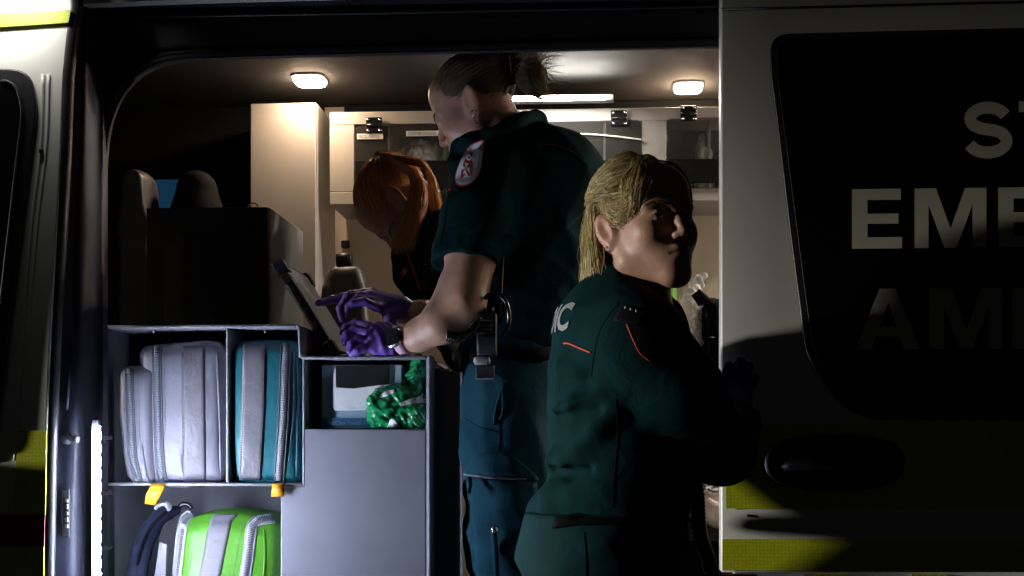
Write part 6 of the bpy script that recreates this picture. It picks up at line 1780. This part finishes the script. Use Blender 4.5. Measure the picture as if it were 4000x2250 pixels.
v, f = s.mesh(0.003, lambda p: folds(p, [((1, 0, 0.4), 0.025, 0.0009, 1)])); np_mesh('glove', v, f, 'glove', PA)
# blond hair: swept back to a clip, the rest to a chin length bob
paths = []
clip_d = dr(-142, 14)
def hang(p, drop, out, j):
    e = p[-1]; d = np.array([e[0] - HC[0], e[1] - HC[1], 0]); d /= np.linalg.norm(d) + 1e-9
    t = np.linspace(0, 1, 8)[1:, None]
    q = e + np.array([0, 0, -1]) * drop * t + d * (out * np.sin(t * 2.6)) + j * 0.008 * t + 0.0025 * np.sin(t * 7 + j[0] * 3) * j[[1, 2, 0]]
    return np.vstack([p, q])
for k in range(2300):          # front and top, swept to the clip
    a = rng.uniform(-84, -8); e = rng.uniform(max(hairline(a), 2), 88)
    mid = dr(min(-70, a - 42) + rng.normal(0, 6), (max(22, e - 12) if e > 30 else 14 + e * 0.35) + rng.normal(0, 4))
    p0 = slerp_path(dr(a, e), mid, 8, 0.002, 0.016 + rng.uniform(-0.004, 0.006)); p1 = slerp_path(mid, clip_d + rng.normal(0, 0.05, 3), 8, 0.016, 0.010)
    p = np.vstack([p0, p1[1:]])
    if k % 2: p = hang(p, rng.uniform(0.07, 0.125), 0.012, rng.normal(0, 1, 3))
    paths.append(resample(p, 16))
for k in range(3800):         # back and sides, hanging to the collar
    a = rng.uniform(-250, -95); e = math.degrees(math.asin(rng.uniform(-0.15, 1)))
    a2 = a if a > -180 else a + 360
    e_end = rng.uniform(-6, 6)
    aa = np.interp(a, [-250, -180, -95], [-225, -180, -114]) + rng.normal(0, 7)
    p0 = slerp_path(dr(a, max(e, e_end + 3)), dr(aa, e_end), 9, 0.003, 0.012 + rng.uniform(-0.004, 0.005))
    zend = -0.122 + rng.normal(0, 0.015) + 0.02 * (abs(aa + 180) > 45)
    p = hang(p0, p0[-1][2] - zend, 0.006 + rng.normal(0, 0.004), rng.normal(0, 1, 3)); paths.append(resample(p, 16))
for k in range(1700):         # the length tucked behind the near ear
    az1 = rng.uniform(-152, -111); j = rng.normal(0, 1, 3)
    q0 = shell(dr(az1, 8), 0.010); q1 = shell(dr(az1 - 4, -14), 0.009 + 0.003 * j[0])
    fw = np.interp(az1, [-152, -111], [-0.012, 0.016])
    q2 = np.array([q1[0] + fw * 0.4, q1[1] * 0.97, -0.065]) + j * 0.004
    q3 = np.array([q1[0] + fw, q1[1] * 0.93, -0.114 + 0.016 * j[1]]) + j * 0.005
    p = resample(smooth_path([q0, q1, q2, q3], 6), 16); p += 0.002 * np.sin(np.linspace(0, 7, 16) + j[2] * 3)[:, None] * rng.normal(size=3); paths.append(p)
for k in range(1400):          # fringe swept across the temple on the near side
    a = rng.uniform(-30, 14); e = rng.uniform(50, 86); sp = rng.normal(0, 1, 4)
    m1 = dr(-24 + 5 * sp[0], 44 + 4 * sp[1]); m2 = dr(-46 + 5 * sp[2], 14 + 6 * sp[1]); m3 = dr(-66 + 6 * sp[3], -12 + 8 * sp[0])
    q = [shell(dr(a, e), 0.003), shell(m1, 0.015), shell(m2, 0.014 + 0.003 * sp[3]), shell(m3, 0.010 + 0.003 * sp[2])]
    if k % 4 == 0: q = q[:3] + [shell(dr(-52 + 4 * sp[2], -16 + 7 * sp[1]), 0.012)]
    elif k % 2: q.append(shell(dr(-84 + 8 * sp[1], 6 + 5 * sp[2]), 0.010))
    paths.append(resample(smooth_path(q, 6), 16))
for k in range(900):          # far side, falling past the far cheek
    a = rng.uniform(5, 110); e = rng.uniform(50, 86)
    az1 = rng.uniform(36, 105)
    q = [shell(dr(a, e), 0.003), shell(dr(az1, 40), 0.014), shell(dr(az1 + 6, 8), 0.013), shell(dr(az1 + 10, -16), 0.012)]
    if az1 > 70: q.append(shell(dr(az1 + 12, -24), 0.012) + np.array([0, 0, -0.05]))
    paths.append(resample(smooth_path(q, 6), 16))
for k in range(40):           # stray hairs
    a, e = rand_scalp(1, -170, 60)[0]; q = shell(dr(a, e), 0.012); t = np.linspace(0, 1, 16)[:, None]
    paths.append(q + (dr(a, e) * 0.5 + rng.normal(0, 0.5, 3) + np.array([-0.6, 0, -0.5])) * t * rng.uniform(0.01, 0.022))
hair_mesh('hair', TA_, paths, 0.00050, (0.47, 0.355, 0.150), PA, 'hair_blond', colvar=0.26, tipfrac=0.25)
loose = []
for k in range(120):
    az1 = rng.uniform(-235, -118); q0 = shell(dr(az1, rng.uniform(-8, 2)), 0.012); t = np.linspace(0, 1, 14)[:, None]
    d = dr(az1 + rng.normal(0, 20), 0) * rng.uniform(0.1, 0.45)
    loose.append(q0 + np.array([0, 0, -1.0]) * t * rng.uniform(0.09, 0.16) + d * (t ** 2) * 0.05 + 0.003 * np.sin(t * 6 + k) * rng.normal(size=3))
hair_mesh('loose_strands', TA_, loose, 0.0005, (0.55, 0.43, 0.20), PA, 'hair_blond', cap=False, kind='stuff')
q = loc(TA_, shell(clip_d / np.linalg.norm(clip_d), 0.016)); tube('hair_clip', [q + np.array([0, 0, 0.030]), q, q + np.array([-0.004, -0.002, -0.014])], 0.0013, 'gold', PA, 6)
q = loc(TA_, (-0.004, -0.081, -0.038)); tube('earring', [q + 0.0055 * np.array([math.cos(t), 0.15, math.sin(t)]) for t in np.linspace(0, 6.28, 14)], 0.001, 'gold', PA, 6)
# eyebrows
for T_2, par, m_, cb in ((TA_, PA, 'hair_blond', (0.16, 0.10, 0.05)), (TB_, PB, 'hair_brown', (0.06, 0.045, 0.03))):
    for sg in (1, -1):
        br = []
        for k in range(90):
            u = rng.uniform(0, 1); x = 0.1035 - 0.021 * u ** 1.5; y = sg * (0.012 + 0.036 * u); z = 0.019 + 0.006 * math.sin(u * 2.4) + rng.normal(0, 0.0012)
            d = np.array([-0.3, sg * 0.9, 0.25 - 0.5 * u]); t = np.linspace(0, 0.009, 5)[:, None]; br.append(np.array([x - 0.002, y, z]) + d * t)
        hair_mesh('eyebrow', T_2, br, 0.0006, cb, par, m_, cap=False)
# coiled radio lead at her side
tube('coiled_lead', coil_path(smooth_path([P(2705, 1860, 2.50), P(2722, 1930, 2.50), P(2728, 2010, 2.5), P(2735, 2090, 2.50), P(2765, 2180, 2.50), P(2785, 2260, 2.5)], 6), 0.010, 27), 0.0042, 'blackgloss', None, 6, label='black coiled lead hanging beside the short haired woman at the door edge', cat='cable')
